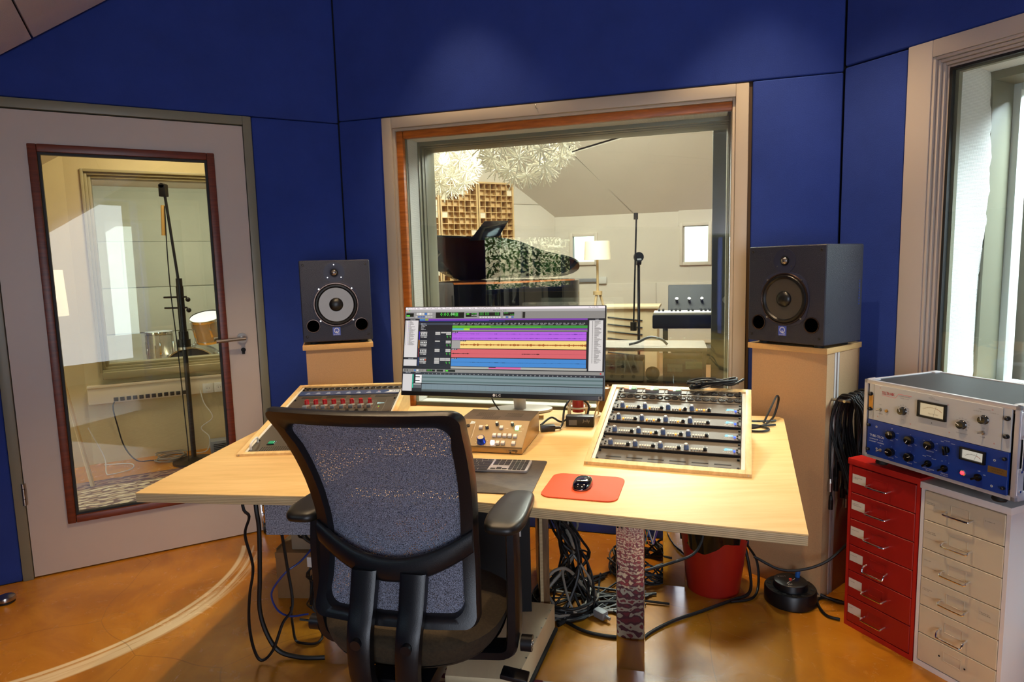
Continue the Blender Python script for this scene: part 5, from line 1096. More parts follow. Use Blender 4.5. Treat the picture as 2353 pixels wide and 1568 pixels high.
# ------------------------------------------------------------------ office chair
hC = 102.5; dC, nC = dirs(hC)
SEATFAB = M('olive_seat_fabric', '#362b19', .95, var=.3, vscale=120, bump=.4, bscale=300)
def mesh_back():
    m = bpy.data.materials.new('chair_mesh'); m.use_nodes = True; n = m.node_tree; p = n.nodes['Principled BSDF']; p.inputs['Roughness'].default_value = .75; L = n.links
    tc = n.nodes.new('ShaderNodeTexCoord'); mp = n.nodes.new('ShaderNodeMapping'); mp.inputs['Scale'].default_value = (520, 520, 760); L.new(tc.outputs['Object'], mp.inputs[0])
    nz = n.nodes.new('ShaderNodeTexNoise'); nz.inputs['Scale'].default_value = 1.0; nz.inputs['Detail'].default_value = 2; L.new(mp.outputs[0], nz.inputs['Vector'])
    r = n.nodes.new('ShaderNodeValToRGB'); e = r.color_ramp.elements; e[0].position = .40; e[0].color = (*lin('#24252e'), 1); e[1].position = .62; e[1].color = (*lin('#9da1b4'), 1)
    L.new(nz.outputs['Fac'], r.inputs[0]); L.new(r.outputs[0], p.inputs['Base Color'])
    wv = n.nodes.new('ShaderNodeTexVoronoi'); wv.inputs['Scale'].default_value = 190; wv.inputs['Randomness'].default_value = .55; L.new(tc.outputs['Object'], wv.inputs['Vector'])
    lt = n.nodes.new('ShaderNodeMath'); lt.operation = 'LESS_THAN'; lt.inputs[1].default_value = .20; L.new(wv.outputs['Distance'], lt.inputs[0])
    tr_ = n.nodes.new('ShaderNodeBsdfTransparent'); mx = n.nodes.new('ShaderNodeMixShader'); o = n.nodes['Material Output']
    L.new(lt.outputs[0], mx.inputs[0]); L.new(p.outputs[0], mx.inputs[1]); L.new(tr_.outputs[0], mx.inputs[2]); L.new(mx.outputs[0], o.inputs[0])
    MATS['chair_mesh'] = m; return m
CMESH = mesh_back(); CBLK = M('chair_black_plastic', '#0c0c0f', .36, bump=.15, bscale=500)
oc_ = thing('office_chair', 'black office chair with grey mesh back, its back to the viewer', 'chair', Vector((-.327, 1.545, 0))+nC*.22, radians(90-hC))
ZB, ZT, LEAN = .548, 1.137, .16
def warp(x, v, off=0):        # x across, v 0..1 up the back, off = out of the back towards the viewer
    y = -.215+.262*v-.415*v*v+.50*x*x
    return Vector((x, y-off, ZB+(ZT-ZB)*v))
def hw(v):
    if v > .40: return .2165+(.2410-.2165)*(v-.40)/.60
    return .2165+.0095*((.40-v)/.40)**1.4
def outline(ins, n_=16):
    """rounded outline of the back, counter-clockwise, as (x, v)"""
    pts = []; H = ZT-ZB
    def side(sgn, up):
        vs__ = [i/14 for i in range(15)]; return [(sgn*(hw(v)-ins[1]), v) for v in (vs__ if up else vs__[::-1])]
    raw = [(x, v) for x, v in side(1, True)]; 
    vb, vt = ins[2]/H, 1-ins[0]/H; r = .034 if ins[0] else .026
    out = []
    R_ = hw(1)-ins[1]; Lb = hw(0)-ins[1]
    for k in range(9): t = k/8; a = radians(-90+90*t); out.append((Lb-r+r*cos(a), vb+(r+r*sin(a))/H))
    for k in range(1, 14): v = vb+r/H+(vt-vb-2*r/H)*k/14; out.append((hw(v)-ins[1], v))
    for k in range(9): t = k/8; a = radians(90*t); out.append((R_-r+r*cos(a), vt-(r-r*sin(a))/H))
    for k in range(1, 14): x = (R_-r)*(1-2*k/14); out.append((x, vt))
    for k in range(9): a = radians(90+90*k/8); out.append((-R_+r+r*cos(a), vt-(r-r*sin(a))/H))
    for k in range(1, 14): v = vt-r/H-(vt-vb-2*r/H)*k/14; out.append((-(hw(v)-ins[1]), v))
    for k in range(9): a = radians(180+90*k/8); out.append((-Lb+r+r*cos(a), vb+(r+r*sin(a))/H))
    for k in range(1, 14): x = -(Lb-r)*(1-2*k/14); out.append((x, vb))
    return out
O_, I_ = outline((0, 0, 0)), outline((.044, .040, .030))
b = B(); sec = [(0, .0), (.0, .5), (.12, .95), (.5, 1.0), (.88, .95), (1.0, .5), (1, 0), (.5, -.1)]
rings = []
for (xo, vo), (xi, vi) in zip(O_, I_):
    rings.append([b.bm.verts.new(warp(xo+(xi-xo)*t, vo+(vi-vo)*t, .034*(h_-.4))) for t, h_ in sec])
for i in range(len(rings)):
    a, c = rings[i], rings[(i+1) % len(rings)]
    for k in range(len(sec)): b.bm.faces.new((a[k], a[(k+1) % len(sec)], c[(k+1) % len(sec)], c[k]))
bmesh.ops.recalc_face_normals(b.bm, faces=b.bm.faces[:]); b.ob('back_frame', CBLK, oc_, smooth=50)
def webfn(u, w): v = .03+w*.92; x = (2*u-1)*(hw(v)-.025); return warp(x, v, -.004+.012*sin(pi*w)*(1-(2*u-1)**2))
B().grid(webfn, 20, 26).ob('mesh_back', CMESH, oc_)
def barfn(u, w):
    x = (2*u-1)*.212; vm = .245+.115*(abs(x)/.20)**2.0; t_ = .046; a = 2*pi*w
    p_ = warp(x, vm+t_*sin(a)*1.15); return p_+Vector((0, -.020-.012*cos(a)-.012*(1-(x/.212)**2), 0))
B().grid(lambda u, w: barfn(w, u), 18, 28, True).ob('lumbar_bar', CBLK, oc_, smooth=50)
for s in (-1, 1):
    pts = [warp(.066*s, .245, .034), Vector((.066*s, -.232, .61)), Vector((.065*s, -.258, .55)), Vector((.063*s, -.268, .49)), Vector((.060*s, -.262, .42)), Vector((.055*s, -.215, .36)), Vector((.04*s, -.10, .345))]
    P_ = catmull([Vector(q) for q in pts], 5); b = B(); rr = []
    for i, q in enumerate(P_):
        t_ = i/(len(P_)-1); wx, wy = .034-.008*t_, .018; rr.append([b.bm.verts.new(q+Vector((wx*x, wy*y, 0))) for x, y in ((-1, -.7), (-.7, -1), (.7, -1), (1, -.7), (1, .7), (.7, 1), (-.7, 1), (-1, .7))])
    for a, c in zip(rr, rr[1:]):
        for k in range(8): b.bm.faces.new((a[k], a[(k+1) % 8], c[(k+1) % 8], c[k]))
    b.bm.faces.new(rr[0][::-1]); b.bm.faces.new(rr[-1]); bmesh.ops.recalc_face_normals(b.bm, faces=b.bm.faces[:]); b.ob('back_support', CBLK, oc_, smooth=50)
    B().cyl((.066*s, -.274, .53), (.066*s, -.290, .528), .014, n=18).ob('pivot_cap', BLK, oc_)
def seatfn(u, w):
    a = 2*pi*u; k = 2.6; c, s_ = cos(a), sin(a); q = (abs(c)**k+abs(s_)**k)**(-1/k); r = min(1, w*1.0) if w <= .5 else 1
    if w <= .62: rr = (w/.62)**.8; z = .522-.022*rr**6-.012*cos(pi*s_*rr)*.6
    else: t = (w-.62)/.38; rr = 1-.10*t*t; z = .50-.065*t
    x, y = .252*q*c*rr, .24*q*s_*rr; return (x, y, z-.018*max(0, y/.24)**3)
B().grid(seatfn, 48, 16, True).ob('seat', SEATFAB, oc_, smooth=60)
def shell(u, w):
    a = 2*pi*u; k = 2.3; c, s_ = cos(a), sin(a); q = (abs(c)**k+abs(s_)**k)**(-1/k); rr = 1-w*.75; z = .445-.10*(w**.9); return (.242*q*c*rr, .232*q*s_*rr, z)
B().grid(shell, 40, 8, True).ob('seat_shell', CBLK, oc_, smooth=60)
B().box(-.09, .09, -.20, .12, .335, .385, bev=.015).ob('mechanism', CBLK, oc_)
def armpad(u, w):
    a = 2*pi*u; k = 3.4; c, s_ = cos(a), sin(a); q = (abs(c)**k+abs(s_)**k)**(-1/k)
    prof = ((0, 0), (.5, 0), (.86, .0015), (.97, .006), (1, .013), (.99, .022), (.94, .029), (.80, .032), (.4, .033), (0, .033)); r, z = prof[int(round(w*9))]
    y = .152*q*s_*r; return ((.050-.009*s_)*q*c*r, y, z-.010*max(0, y/.14)**2)
for s in (-1, 1):
    pd = B().grid(armpad, 36, 9, True); bmesh.ops.recalc_face_normals(pd.bm, faces=pd.bm.faces[:]); pd.ob('arm_pad', M('arm_pad_rubber', '#17140f', .42), oc_, ((.283 if s > 0 else .268)*s, -.035, .784), (0, 0, radians(-.5*s)), smooth=60)
    b = B(); rr = []
    P_ = catmull([Vector(q) for q in ((.283*s, -.045, .785), (.285*s, -.05, .68), (.284*s, -.045, .56), (.280*s, -.04, .45), (.262*s, -.03, .40), (.19*s, -.02, .383), (.08*s, -.02, .372))], 5)
    for i, q in enumerate(P_):
        tg = (P_[min(i+1, len(P_)-1)]-P_[max(i-1, 0)]).normalized(); sx = tg.cross(Vector((0, 1, 0))).normalized(); t_ = min(1, i/12)
        rr.append([b.bm.verts.new(q+sx*(.014+.003*t_)*x+Vector((0, .030+.008*t_, 0))*y) for x, y in ((-1, -.6), (-.6, -1), (.6, -1), (1, -.6), (1, .6), (.6, 1), (-.6, 1), (-1, .6))])
    for a, c in zip(rr, rr[1:]):
        for k in range(8): b.bm.faces.new((a[k], a[(k+1) % 8], c[(k+1) % 8], c[k]))
    b.bm.faces.new(rr[0][::-1]); b.bm.faces.new(rr[-1]); bmesh.ops.recalc_face_normals(b.bm, faces=b.bm.faces[:]); b.ob('arm_post', CBLK, oc_, smooth=50)
    B().cyl((.300*s, -.04, .425), (.330*s, -.04, .425), .022, n=22).ob('arm_knob', BLK, oc_); B().lathe([(.010, 0), (.010, .0015), (.013, .0015), (.013, 0)], 22).ob('knob_ring', STEEL, oc_, (.3301*s, -.04, .425), (0, pi/2*s, 0))
for k, x in enumerate((0, 1, 2)): pass
B().box(.20, .275, -.075, -.03, .358, .372, bev=.004, mtx=None).ob('lever_paddle', BLK, oc_, rot=(0, radians(8), 0), loc=(.0, -.02, .02))
for k in range(3): B().box(.215+.018*k, .227+.018*k, -.092, -.052, .372, .376, bev=.001, seg=1).ob('paddle_rib', BLKM, oc_, (0, 0, .006), (0, radians(8), 0))
B().box(.205, .238, -.1865, -.185, .42, .47).ob('fabric_label', M('grey_label', '#77787c', .7), oc_, (0, .02, -.015), (0, radians(20), 0))
B().cyl((0, 0, .10), (0, 0, .34), .028, n=20).cyl((0, 0, .06), (0, 0, .20), .038, n=20).ob('gas_column', BLK, oc_)
for k in range(5):
    a = radians(72*k+38); l = B().tube([(0, 0, .11), (.12*cos(a), .12*sin(a), .10), (.29*cos(a), .29*sin(a), .075)], [.03, .024, .016], 10).ob('base_leg', BLK, oc_)
    B().cyl((.29*cos(a)-.022*sin(a), .29*sin(a)+.022*cos(a), .031), (.29*cos(a)-.006*sin(a), .29*sin(a)+.006*cos(a), .031), .030, n=16).cyl((.29*cos(a)+.006*sin(a), .29*sin(a)-.006*cos(a), .031), (.29*cos(a)+.022*sin(a), .29*sin(a)-.022*cos(a), .031), .030, n=16).ob('caster', BLK, oc_)
# ------------------------------------------------------------------ drawer cabinets
def cabinet(name, label, loc, h, col, dcol, H, items, side_rough):
    t = thing(name, label, 'drawer cabinet', loc, radians(90-h)); W, D = .28, .43
    body = M(name+'_paint_'+col, col, side_rough); dm = M(name+'_drawer_'+dcol, dcol, .42, var=.03, vscale=3)
    B().box(0, .012, .0015, D, 0, H-.02).box(W-.012, W, .0015, D, 0, H-.02).box(.012, W-.012, D-.01, D, 0, H-.02).box(.012, W-.012, .0015, D, 0, .020).box(.012, W-.012, .012, .02, .02, H-.02).ob('body', body, t)
    B().box(-.003, W+.003, -.004, D+.002, H-.024, H, bev=.003).ob('lid', body, t)
    z0, z1 = .022, H-.028; dh = (z1-z0)/6
    for k in range(6):
        it = items[k]; zt = z1-dh*k; dr = B().box(.0135, W-.0135, -.0005, .012, zt-dh+.0012, zt-.0012, bev=.0018, seg=1).ob('drawer', dm, t)
        hx, hz = W*.47, zt-dh*.40
        # embossed card holder and wire pull
        ring_boxes(B(), hx-.030, hx+.030, hz-.020, hz+.016, .0022, -.0018, .0, bev=.0006).ob('card_holder', dm, dr)
        if it[2]:
            dz_ = it[3]; B().tube([(hx-.042, 0, hz-.012), (hx-.042, -.020, hz-.013-dz_*.3), (hx-.040, -.026, hz-.014-dz_), (hx-.030, -.028, hz-.0145-dz_), (hx+.030, -.028, hz-.0145-dz_), (hx+.040, -.026, hz-.014-dz_), (hx+.042, -.020, hz-.013-dz_*.3), (hx+.042, 0, hz-.012)], .0030, 8, res=3).ob('handle', CHROME, dr)
        else:
            for x in (hx-.042, hx+.042): B().cyl((x, -.0006, hz-.008), (x, -.0002, hz-.008), .0035, n=10).ob('screw_hole', BLKM, dr)
        for (lx, lz, lines, lc) in it[1]:
            sticker(dr, lx, zt-lz, lines, lc)
    return t
def sticker(par, x, z, lines, c, w_=.056, h_=.036):
    d = Decal(.0008); d.rect(0, 0, w_, h_, c)
    for j, s in enumerate(lines): d.text(s, .004, h_*.62-.0052*j, .0032, '#2a2824', 1, 'l', .85, .08)
    d.ob('label', PRINT, par, (x, -.0006, z-h_), (radians(90), 0, 0))
S1, S2 = '#d8d2c4', '#cfc4ab'
cabinet('red_cabinet', 'bright red metal drawer cabinet with six drawers left of the white one', (1.292, 2.4165, 0), 156.15, '#b5201a', '#9f1714', .680,
        [(0, ((.018, .030, ('2x Beyerdynamic M88', '2x M201 TG'), S1),), True, 0), (1, ((.018, .030, ('2x AKG C451 E', '2x Beyerdynamic M160'), S1),), True, 0), (2, ((.018, .030, ('1x Blue Baby Bottle',), S1),), True, 0), (3, ((.018, .028, ('1x Neumann U87',), S1),), True, .020), (4, ((.018, .030, ('2x AKG D112',), S1),), True, .003), (5, ((.018, .032, ('Shure SM7',), S1),), True, .004)], .38)
cabinet('cream_cabinet', 'cream white metal drawer cabinet with six drawers at the lower right corner', (1.4073, 2.1566, 0), 156.2, '#e4dedb', '#d2c5a8', .6715,
        [(0, ((.018, .026, ('1x Shure Beta 52', '2x Shure Beta 56'), S2), (.205, .026, ('2x Sennheiser 602',), S2)), True, 0), (1, ((.018, .026, ('2x Sennheiser MD421', '1x Sennheiser MD421 II'), S2),), True, .006), (2, ((.018, .026, ('6x Shure SM57',), S2),), True, .006), (3, ((.018, .026, ('2x Neumann KM 184', '2x AKG C414'), S2), (.205, .022, ('1x Sennheiser E906', '1x Sennheiser MD441'), S2)), True, .006), (4, (), True, .020), (5, (), False, 0)], .14)

# ------------------------------------------------------------------ flight case with two rack units
hK = 159.4; dK, nK = dirs(hK); CO = Vector((1.2925, 2.331, .6945)); CW, CDp, CHt, cb_ = .5265, .37, .289, .020
fc = thing('flight_case', 'black flight case with aluminium edges standing on the two drawer cabinets', 'flight case', CO, radians(90-hK))
LAM = M('scratched_black_laminate', '#1e1d20', .5, var=.35, vscale=30, stretch=(1, 6, 1), bump=.15)
z0, z1 = cb_, cb_+CHt
B().box(.006, CW-.006, .006, CDp-.004, z1-.010, z1-.003).ob('top_panel', LAM, fc); B().box(.006, CW-.006, .006, CDp-.004, z0+.002, z0+.009).ob('bottom_panel', LAM, fc)
for x in (.003, CW-.010): B().box(x, x+.007, .006, CDp-.004, z0+.006, z1-.006).ob('side_panel', LAM, fc)
B().box(.010, CW-.010, CDp-.012, CDp-.006, z0+.008, z1-.008).ob('back_panel', LAM, fc)
e = .014
for x in (0, CW-e):
    for (za, zb) in ((z0, z0+e), (z1-e, z1)): B().box(x, x+e, 0, CDp, za, zb, bev=.002).ob('edge_profile', ALU, fc)
    for y in (0, CDp-e): B().box(x, x+e, y, y+e, z0, z1, bev=.002).ob('edge_profile', ALU, fc)
for (za, zb) in ((z0, z0+e), (z1-e, z1)):
    for y in (0, CDp-e): B().box(0, CW, y, y+e, za, zb, bev=.002).ob('edge_profile', ALU, fc)
for x in (-.002, CW-.030+.002):
    for z in (z0-.002, z1-.030+.002): B().box(x, x+.030, .012, .050, z, z+.030, bev=.005).box(x, x+.030, CDp-.040, CDp+.002, z, z+.030, bev=.005).ob('corner_cap', ALU, fc)
for x in (CW,):
    for (za, zb) in ((z0+.018, z0+.10), (z1-.10, z1-.018)): B().box(x, x+.002, .004, .032, za, zb, bev=.0006, seg=1).ob('edge_plate', ALU, fc)
    for z in (z0+.03, z0+.09, z1-.09, z1-.03): B().cyl((x+.002, .018, z), (x+.0045, .018, z), .004, n=12).ob('rivet', CHROME, fc)
zl = z0+.147
B().box(CW, CW+.0025, .02, .12, zl-.055, zl+.05, bev=.0008, seg=1).ob('latch_plate', STEEL, fc); B().prism([(-.035, -.02), (.035, -.028), (.042, 0), (.035, .028), (-.035, .02)], 0, .010, bev=.002).cyl((.0, 0, .010), (.0, 0, .016), .016, n=20).box(-.003, .003, -.013, .013, .016, .022, bev=.001, seg=1).cyl((-.028, .0, .01), (-.028, .0, .014), .006, n=12).cyl((.03, .0, .01), (.03, .0, .014), .006, n=12).ob('butterfly_latch', STEEL, fc, (CW+.0025, .072, zl), (pi/2, 0, pi/2))
for x in (.06, CW-.06):
    for y in (.03, CDp-.05): B().lathe([(.018, 0), (.021, .005), (.018, z0+.001), (0, z0+.001)], 18).ob('rubber_foot', BLKM, fc, (x, y, 0))
# rack units: face frame x right, y up, z out
OF = CO+dK*.022+Vector((0, 0, cb_+.0115))-nK*.0; KROT = facing(hK, 90)
KM = Matrix.Translation(OF) @ KROT.to_matrix().to_4x4()
SLV = M('silver_grey_panel', '#c3c5c6', .42, metal=.1); NAVY = M('cobalt_panel', '#16388c', .38, var=.03); KNOBB = M('bakelite_black', '#08080a', .16, coat=.4)
la = thing('leveling_amplifier', 'silver grey rack unit with red lettering and black knobs in the flight case', 'audio unit', KM @ Vector((0, .1335, 0)), KROT[:])
B().box(.0, .4826, 0, .132, -.006, 0, bev=.0006, seg=1).box(.022, .4600, .001, .131, 0, .003, bev=.0006, seg=1).ob('front_panel', SLV, la); B().box(.02, .46, .004, .128, -.20, -.006).ob('chassis', GREYPL, la)
Y = -.133
def chicken(t, x, y, a, r=.0125, me={}):
    if r not in me: me[r] = (B().lathe([(r*1.15, 0), (r*1.15, .002), (r*1.0, .004), (r*.92, .016), (0, .017)], 14).mesh('knob', KNOBB), B().box(-.0009, .0009, .0, r*.95, .0165, .0178).mesh('knob_pointer', M('white_line', '#e8e4dc', .5)))
    o = put('knob', me[r][0], t, (x, y, .003), (0, 0, radians(a))); put('pointer', me[r][1], o)
for (x, y, a) in ((.138, .189, 20), (.342, .187, 60), (.407, .217, 8)): chicken(la, x, y+Y, a)
TOG = B().lathe([(.0062, 0), (.0062, .002), (.0042, .003), (.0042, .006), (0, .006)], 12).tube([(0, 0, .005), (-.004, -.003, .017)], .0021, 8).mesh('toggle_switch', STEEL)
put('toggle_switch', TOG, la, (.050, .177+Y, .003)); put('toggle_switch', TOG, la, (.406, .176+Y, .003), (0, 0, radians(-30)))
B().lathe([(.0058, 0), (.0058, .003), (.0042, .006), (0, .007)], 12).ob('bolt', M('brass', '#b08a52', .3, metal=.8), la, (.076, .177+Y, .003))
def meter(t, x0, x1, y0, y1, face, dark, txt, brd=.007):
    B().box(x0, x1, y0, y0+brd, 0, .010, bev=.002).box(x0, x1, y1-brd, y1, 0, .010, bev=.002).box(x0, x0+brd, y0, y1, 0, .010, bev=.002).box(x1-brd, x1, y0, y1, 0, .010, bev=.002).ob('meter_frame', BLK, t, (0, 0, .003))
    d = Decal(); d.rect(x0+brd*.6, y0+brd*.6, x1-brd*.6, y1-brd*.6, face); cx, cy_ = (x0+x1)/2, y0-.018; r = (y1-y0)*.98
    d.ring(cx, cy_, r, r+.0008, dark, 1, 125, 75, 16).ring(cx, cy_, r, r+.0014, '#b04a2a', 1, 75, 55, 8)
    for k in range(10): a = radians(125-6*k); d.line((cx+r*cos(a), cy_+r*sin(a)), (cx+(r+.004)*cos(a), cy_+(r+.004)*sin(a)), .0005, dark, 1)
    d.line((cx+.004, y0+brd), (cx+.013, y1-brd-.004), .0007, '#2a2420', 2)
    if txt: d.text(txt, cx+.004, y0+.014, .0042, '#9a7a52', 1, 'c')
    d.ob('meter_face', METERM, t, (0, 0, .0052))
METERM = attr_mat('meter_face', True, .42, .4)
meter(la, .194, .292, .184+Y, .240+Y, '#f6dcb0', '#a06a3a', 'TELETRONIX'); 
d = Decal(.0031); RD = '#b3202e'
d.text('TELETRONIX', .053, .2345+Y, .0105, RD, 1, 'l', .56, .09, .0007).line((.052, .2305+Y), (.106, .2285+Y), .0018, '#d98a92').line((.106, .2285+Y), (.118, .245+Y), .0018, '#d98a92').line((.118, .245+Y), (.167, .2445+Y), .0022, '#d98a92').text('ENGINEERING CO', .055, .2325+Y, .0026, '#b88a8c', 1)
d.text('LEVELING AMPLIFIER', .121, .238+Y, .0034, '#7a7a80', 1, 'l', .9).text('MODEL LA-2A', .126, .231+Y, .0034, '#7a7a80', 1)
d.poly([(.226, .253+Y), (.237, .2585+Y), (.248, .253+Y), (.237, .2475+Y)], '#8a8c90').poly([(.228, .253+Y), (.237, .2575+Y), (.246, .253+Y), (.237, .2485+Y)], '#c3c5c6', 1).text('UA', .237, .2508+Y, .0048, '#6a6c70', 2, 'c').text('UNIVERSAL', .243, .2475+Y, .0028, '#7a7a80', 1)
for (x, y, st) in ((.138, .189, 0), (.342, .187, 0)):
    for k in range(11): a = radians(225-27*k); d.text(str(k*10), x+.0205*cos(a), y+Y+.0205*sin(a)-.0014, .0034, '#55565a', 1, 'c')
for (x, y, s) in ((.138, .157, 'GAIN'), (.342, .157, 'PEAK REDUCTION'), (.407, .2465, 'GAIN REDUCTION'), (.386, .2385, 'OUTPUT +10'), (.435, .2405, 'OUTPUT +4'), (.406, .189, 'ON'), (.406, .160, 'POWER'), (.05, .193, 'LIMIT'), (.05, .160, 'COMPRESS')): d.text(s, x, y+Y, .0030, '#6a6b70', 1, 'c')
for (x, y) in ((.046, .255), (.293, .241), (.43, .2525), (.040, .150), (.167, .150), (.302, .152), (.44, .150)): d.disc(x, y+Y, .0028, '#c9a9a6', 1, 10).line((x-.002, y+Y), (x+.002, y+Y), .0007, '#6b4a48', 2)
d.disc(.2415, .170+Y, .0018, '#1a1a1c', 1, 8).rect(.0215, Y+.134, .0222, Y+.264, '#6b6c70').rect(.4598, Y+.134, .4605, Y+.264, '#2b2c30')
d.ob('lettering', PRINT, la)
TS = B().cyl((0, 0, 0), (0, 0, .006), .007, n=16).sphere((0, 0, .008), .0065, 14, 8).mesh('thumb_screw', BLK)
for (x, y) in ((.009, .227), (.009, .172), (.4735, .235), (.4735, .180)): put('thumb_screw', TS, la, (x, y+Y, 0))
B().box(.002, .018, .174+Y, .224+Y, 0, .004, bev=.001, seg=1).ob('amber_tag', M('amber_plastic', '#c98a2c', .4), la)
cl_ = thing('compressor_unit', 'cobalt blue rack unit with black knobs and a red lamp in the flight case', 'audio unit', KM @ Vector((0, 0, 0)), KROT[:])
B().box(0, .4826, .001, .1325, -.006, .003, bev=.0006, seg=1).ob('front_panel', NAVY, cl_); B().box(.02, .46, .004, .128, -.20, -.006).ob('chassis', GREYPL, cl_)
octk = B().prism([(.0150*cos(radians(22.5+45*k+s)), .0150*sin(radians(22.5+45*k+s))) for k in range(8) for s in (-8, 8)], 0, .016, bev=.0015).mesh('knob', KNOBB); octp = B().box(-.0008, .0008, .001, .012, .016, .0168).mesh('pointer', M('white_line', '#e8e4dc', .5))
for (x, y, a) in ((.099, .096, 10), (.170, .095, 145), (.241, .095, 150), (.100, .034, 90), (.171, .035, -60)):
    o = put('knob', octk, cl_, (x, y, .003), (0, 0, radians(a))); put('pointer', octp, o)
bark = B().lathe([(.0115, 0), (.0115, .005), (0, .005)], 20).box(-.0035, .0035, -.0165, .0125, .005, .017, bev=.0015).mesh('selector_knob', KNOBB)
for (x, y, a) in ((.296, .094, 10), (.238, .031, -50), (.293, .030, -55), (.400, .033, -60)): put('selector_knob', bark, cl_, (x, y, .003), (0, 0, radians(a)))
B().lathe([(.0095, 0), (.0095, .004), (.007, .006), (.0065, .003)], 18).ob('lamp_ring', CHROME, cl_, (.354, .034, .003)); B().sphere((0, 0, .006), .0062, 14, 8).ob('pilot_lamp', M('red_lamp', '#ff5a5a', .2, emit='#ff2a3a', estr=2.2), cl_, (.354, .034, .003))
meter(cl_, .342, .420, .077, .118, '#efe6d4', '#4a4238', '', .006); put('toggle_switch', TOG, cl_, (.056, .029, .003))
d = Decal(.0031); WH = '#e6e8ee'
d.text('TUBE-TECH', .010, .072, .0088, WH, 1, 'l', .92, .08, .0004).text('COMPRESSOR  CL 1A', .010, .062, .0042, WH, 1, 'l', .95).text('LYDKRAFT  DENMARK', .010, .0525, .0042, WH, 1, 'l', .95)
for (x, y, s) in ((.099, .0735, 'GAIN'), (.170, .0725, 'RATIO'), (.241, .0725, 'THRESHOLD'), (.100, .0115, 'ATTACK'), (.171, .0115, 'RELEASE'), (.296, .0735, 'METER'), (.238, .0115, 'ATTACK/RELEASE'), (.238, .0055, 'SELECT'), (.293, .0105, 'SIDECHAIN'), (.293, .0045, 'BUS SELECT'), (.401, .0515, 'OFF'), (.417, .0435, 'ON'), (.057, .044, 'IN'), (.222, .052, 'fixed'), (.238, .056, 'fix/man'), (.256, .050, 'manual'), (.281, .1165, 'input'), (.296, .1215, 'compress'), (.316, .1165, 'output'), (.283, .051, 'off'), (.296, .055, '1'), (.306, .050, '2')): d.text(s, x, y, .0034, WH, 1, 'c')
for (x, y, lab) in ((.099, .096, ('-10', '0', '+10', '+20', '+30')), (.170, .095, ('2:1', '', '', '', '10:1')), (.241, .095, ('-10', '-20', '', '-30', '-40')), (.1, .034, ('fast', '', '', '', 'slow')), (.171, .035, ('fast', '', '', '', 'slow'))):
    for k, s in enumerate(lab):
        a = radians(215-62.5*k); d.disc(x+.0185*cos(a), y+.0185*sin(a), .0009, WH, 1, 6)
        if s: d.text(s, x+.0255*cos(a), y+.0225*sin(a)-.0014, .0034, WH, 1, 'c')
for (x, y) in ((.037, .111), (.444, .100), (.440, .018), (.041, .031)): d.disc(x, y, .004, '#b9bcc4', 1, 12).disc(x, y, .0018, '#4a4c54', 2, 8)
d.ob('lettering', PRINT, cl_)
B().box(.426, .481, .059, .079, .003, .0036).ob('brass_plate', M('dull_brass_plate', '#8a6a3a', .45, metal=.5), cl_); d = Decal(.0037); d.text('STUDIO RENTAL', .4535, .071, .0040, '#4a3416', 1, 'c', .85).text('SERVICE CHECKED', .4535, .064, .0030, '#4a3416', 1, 'c', .85); d.ob('plate_lettering', PRINT, cl_)
for (x, y) in ((.008, .112), (.008, .022), (.474, .112), (.474, .022)): put('thumb_screw', TS, cl_, (x, y, .003), (0, 0, 0), (.8, .8, .8))
# ------------------------------------------------------------------ things under and around the desk
BAG = M('black_bin_bag', '#0b0a0a', .22, bump=.8, bscale=26); REDB = M('red_bucket', '#a51e12', .42)
bn = thing('waste_bucket', 'red plastic waste bucket lined with a black bag under the desk', 'bucket', (.872, 2.735, 0), 0)
B().lathe([(0, .004), (.108, .004), (.112, .0), (.150, .30), (.156, .305), (.150, .308), (.110, .012), (0, .010)], 44).ob('pail', REDB, bn)
def bagfn(u, w):
    a = 2*pi*u; r = .150+.012*sin(3*a+1)+.006*sin(9*a)+.004*sin(17*a+w*3)
    if w < .6: t = w/.6; return ((r+.010*t)*cos(a), (r+.010*t)*sin(a), .236-.02*sin(2*a+.6)-.012*sin(5*a)+(.085+.02*sin(2*a+.6))*t)
    t = (w-.6)/.4; rr = r*(1-t)*.96; return (rr*cos(a), rr*sin(a), .321+.02*t*(1-t)*4+.01*sin(5*a)*(1-t)-.05*t)
B().grid(bagfn, 72, 14, True).ob('bag', BAG, bn, smooth=50)
rl = thing('cable_reel', 'round black cable reel lying flat beside the right speaker stand', 'cable reel', (1.158, 2.600, 0), 0)
B().lathe([(0, 0), (.100, 0), (.104, .004), (.104, .058), (.100, .064), (.0, .064)], 44).ob('drum', BLK, rl); B().lathe([(.07, .064), (.066, .090), (.06, .094), (0, .094)], 36).ob('hub', BLK, rl)
for k in range(14): a = 2*pi*k/14; B().box(.078, .092, -.008, .008, .0642, .0652, mtx=Matrix.Rotation(a, 4, 'Z')).ob('slot', BLKM, rl)
B().cyl((.038, .02, .094), (.040, .02, .122), .010, n=14).ob('blue_knob', M('blue_plastic', '#1f5fae', .4), rl); B().cyl((-.005, -.01, .094), (-.005, -.01, .102), .006, n=12).ob('red_button', M('red_button', '#c0392b', .4), rl)
Decal().text('VOLT', -.045, .024, .010, '#d8d4cc', 1).line((-.03, -.034), (.02, .004), .002, '#d8d4cc', 1).text('220', -.03, -.046, .009, '#d8d4cc', 1).ob('lettering', PRINT, rl, (0, 0, .0945))
fr_ = thing('plywood_platform', 'pale plywood footrest platform on the floor right of the chair', 'platform', (0, 0, 0))
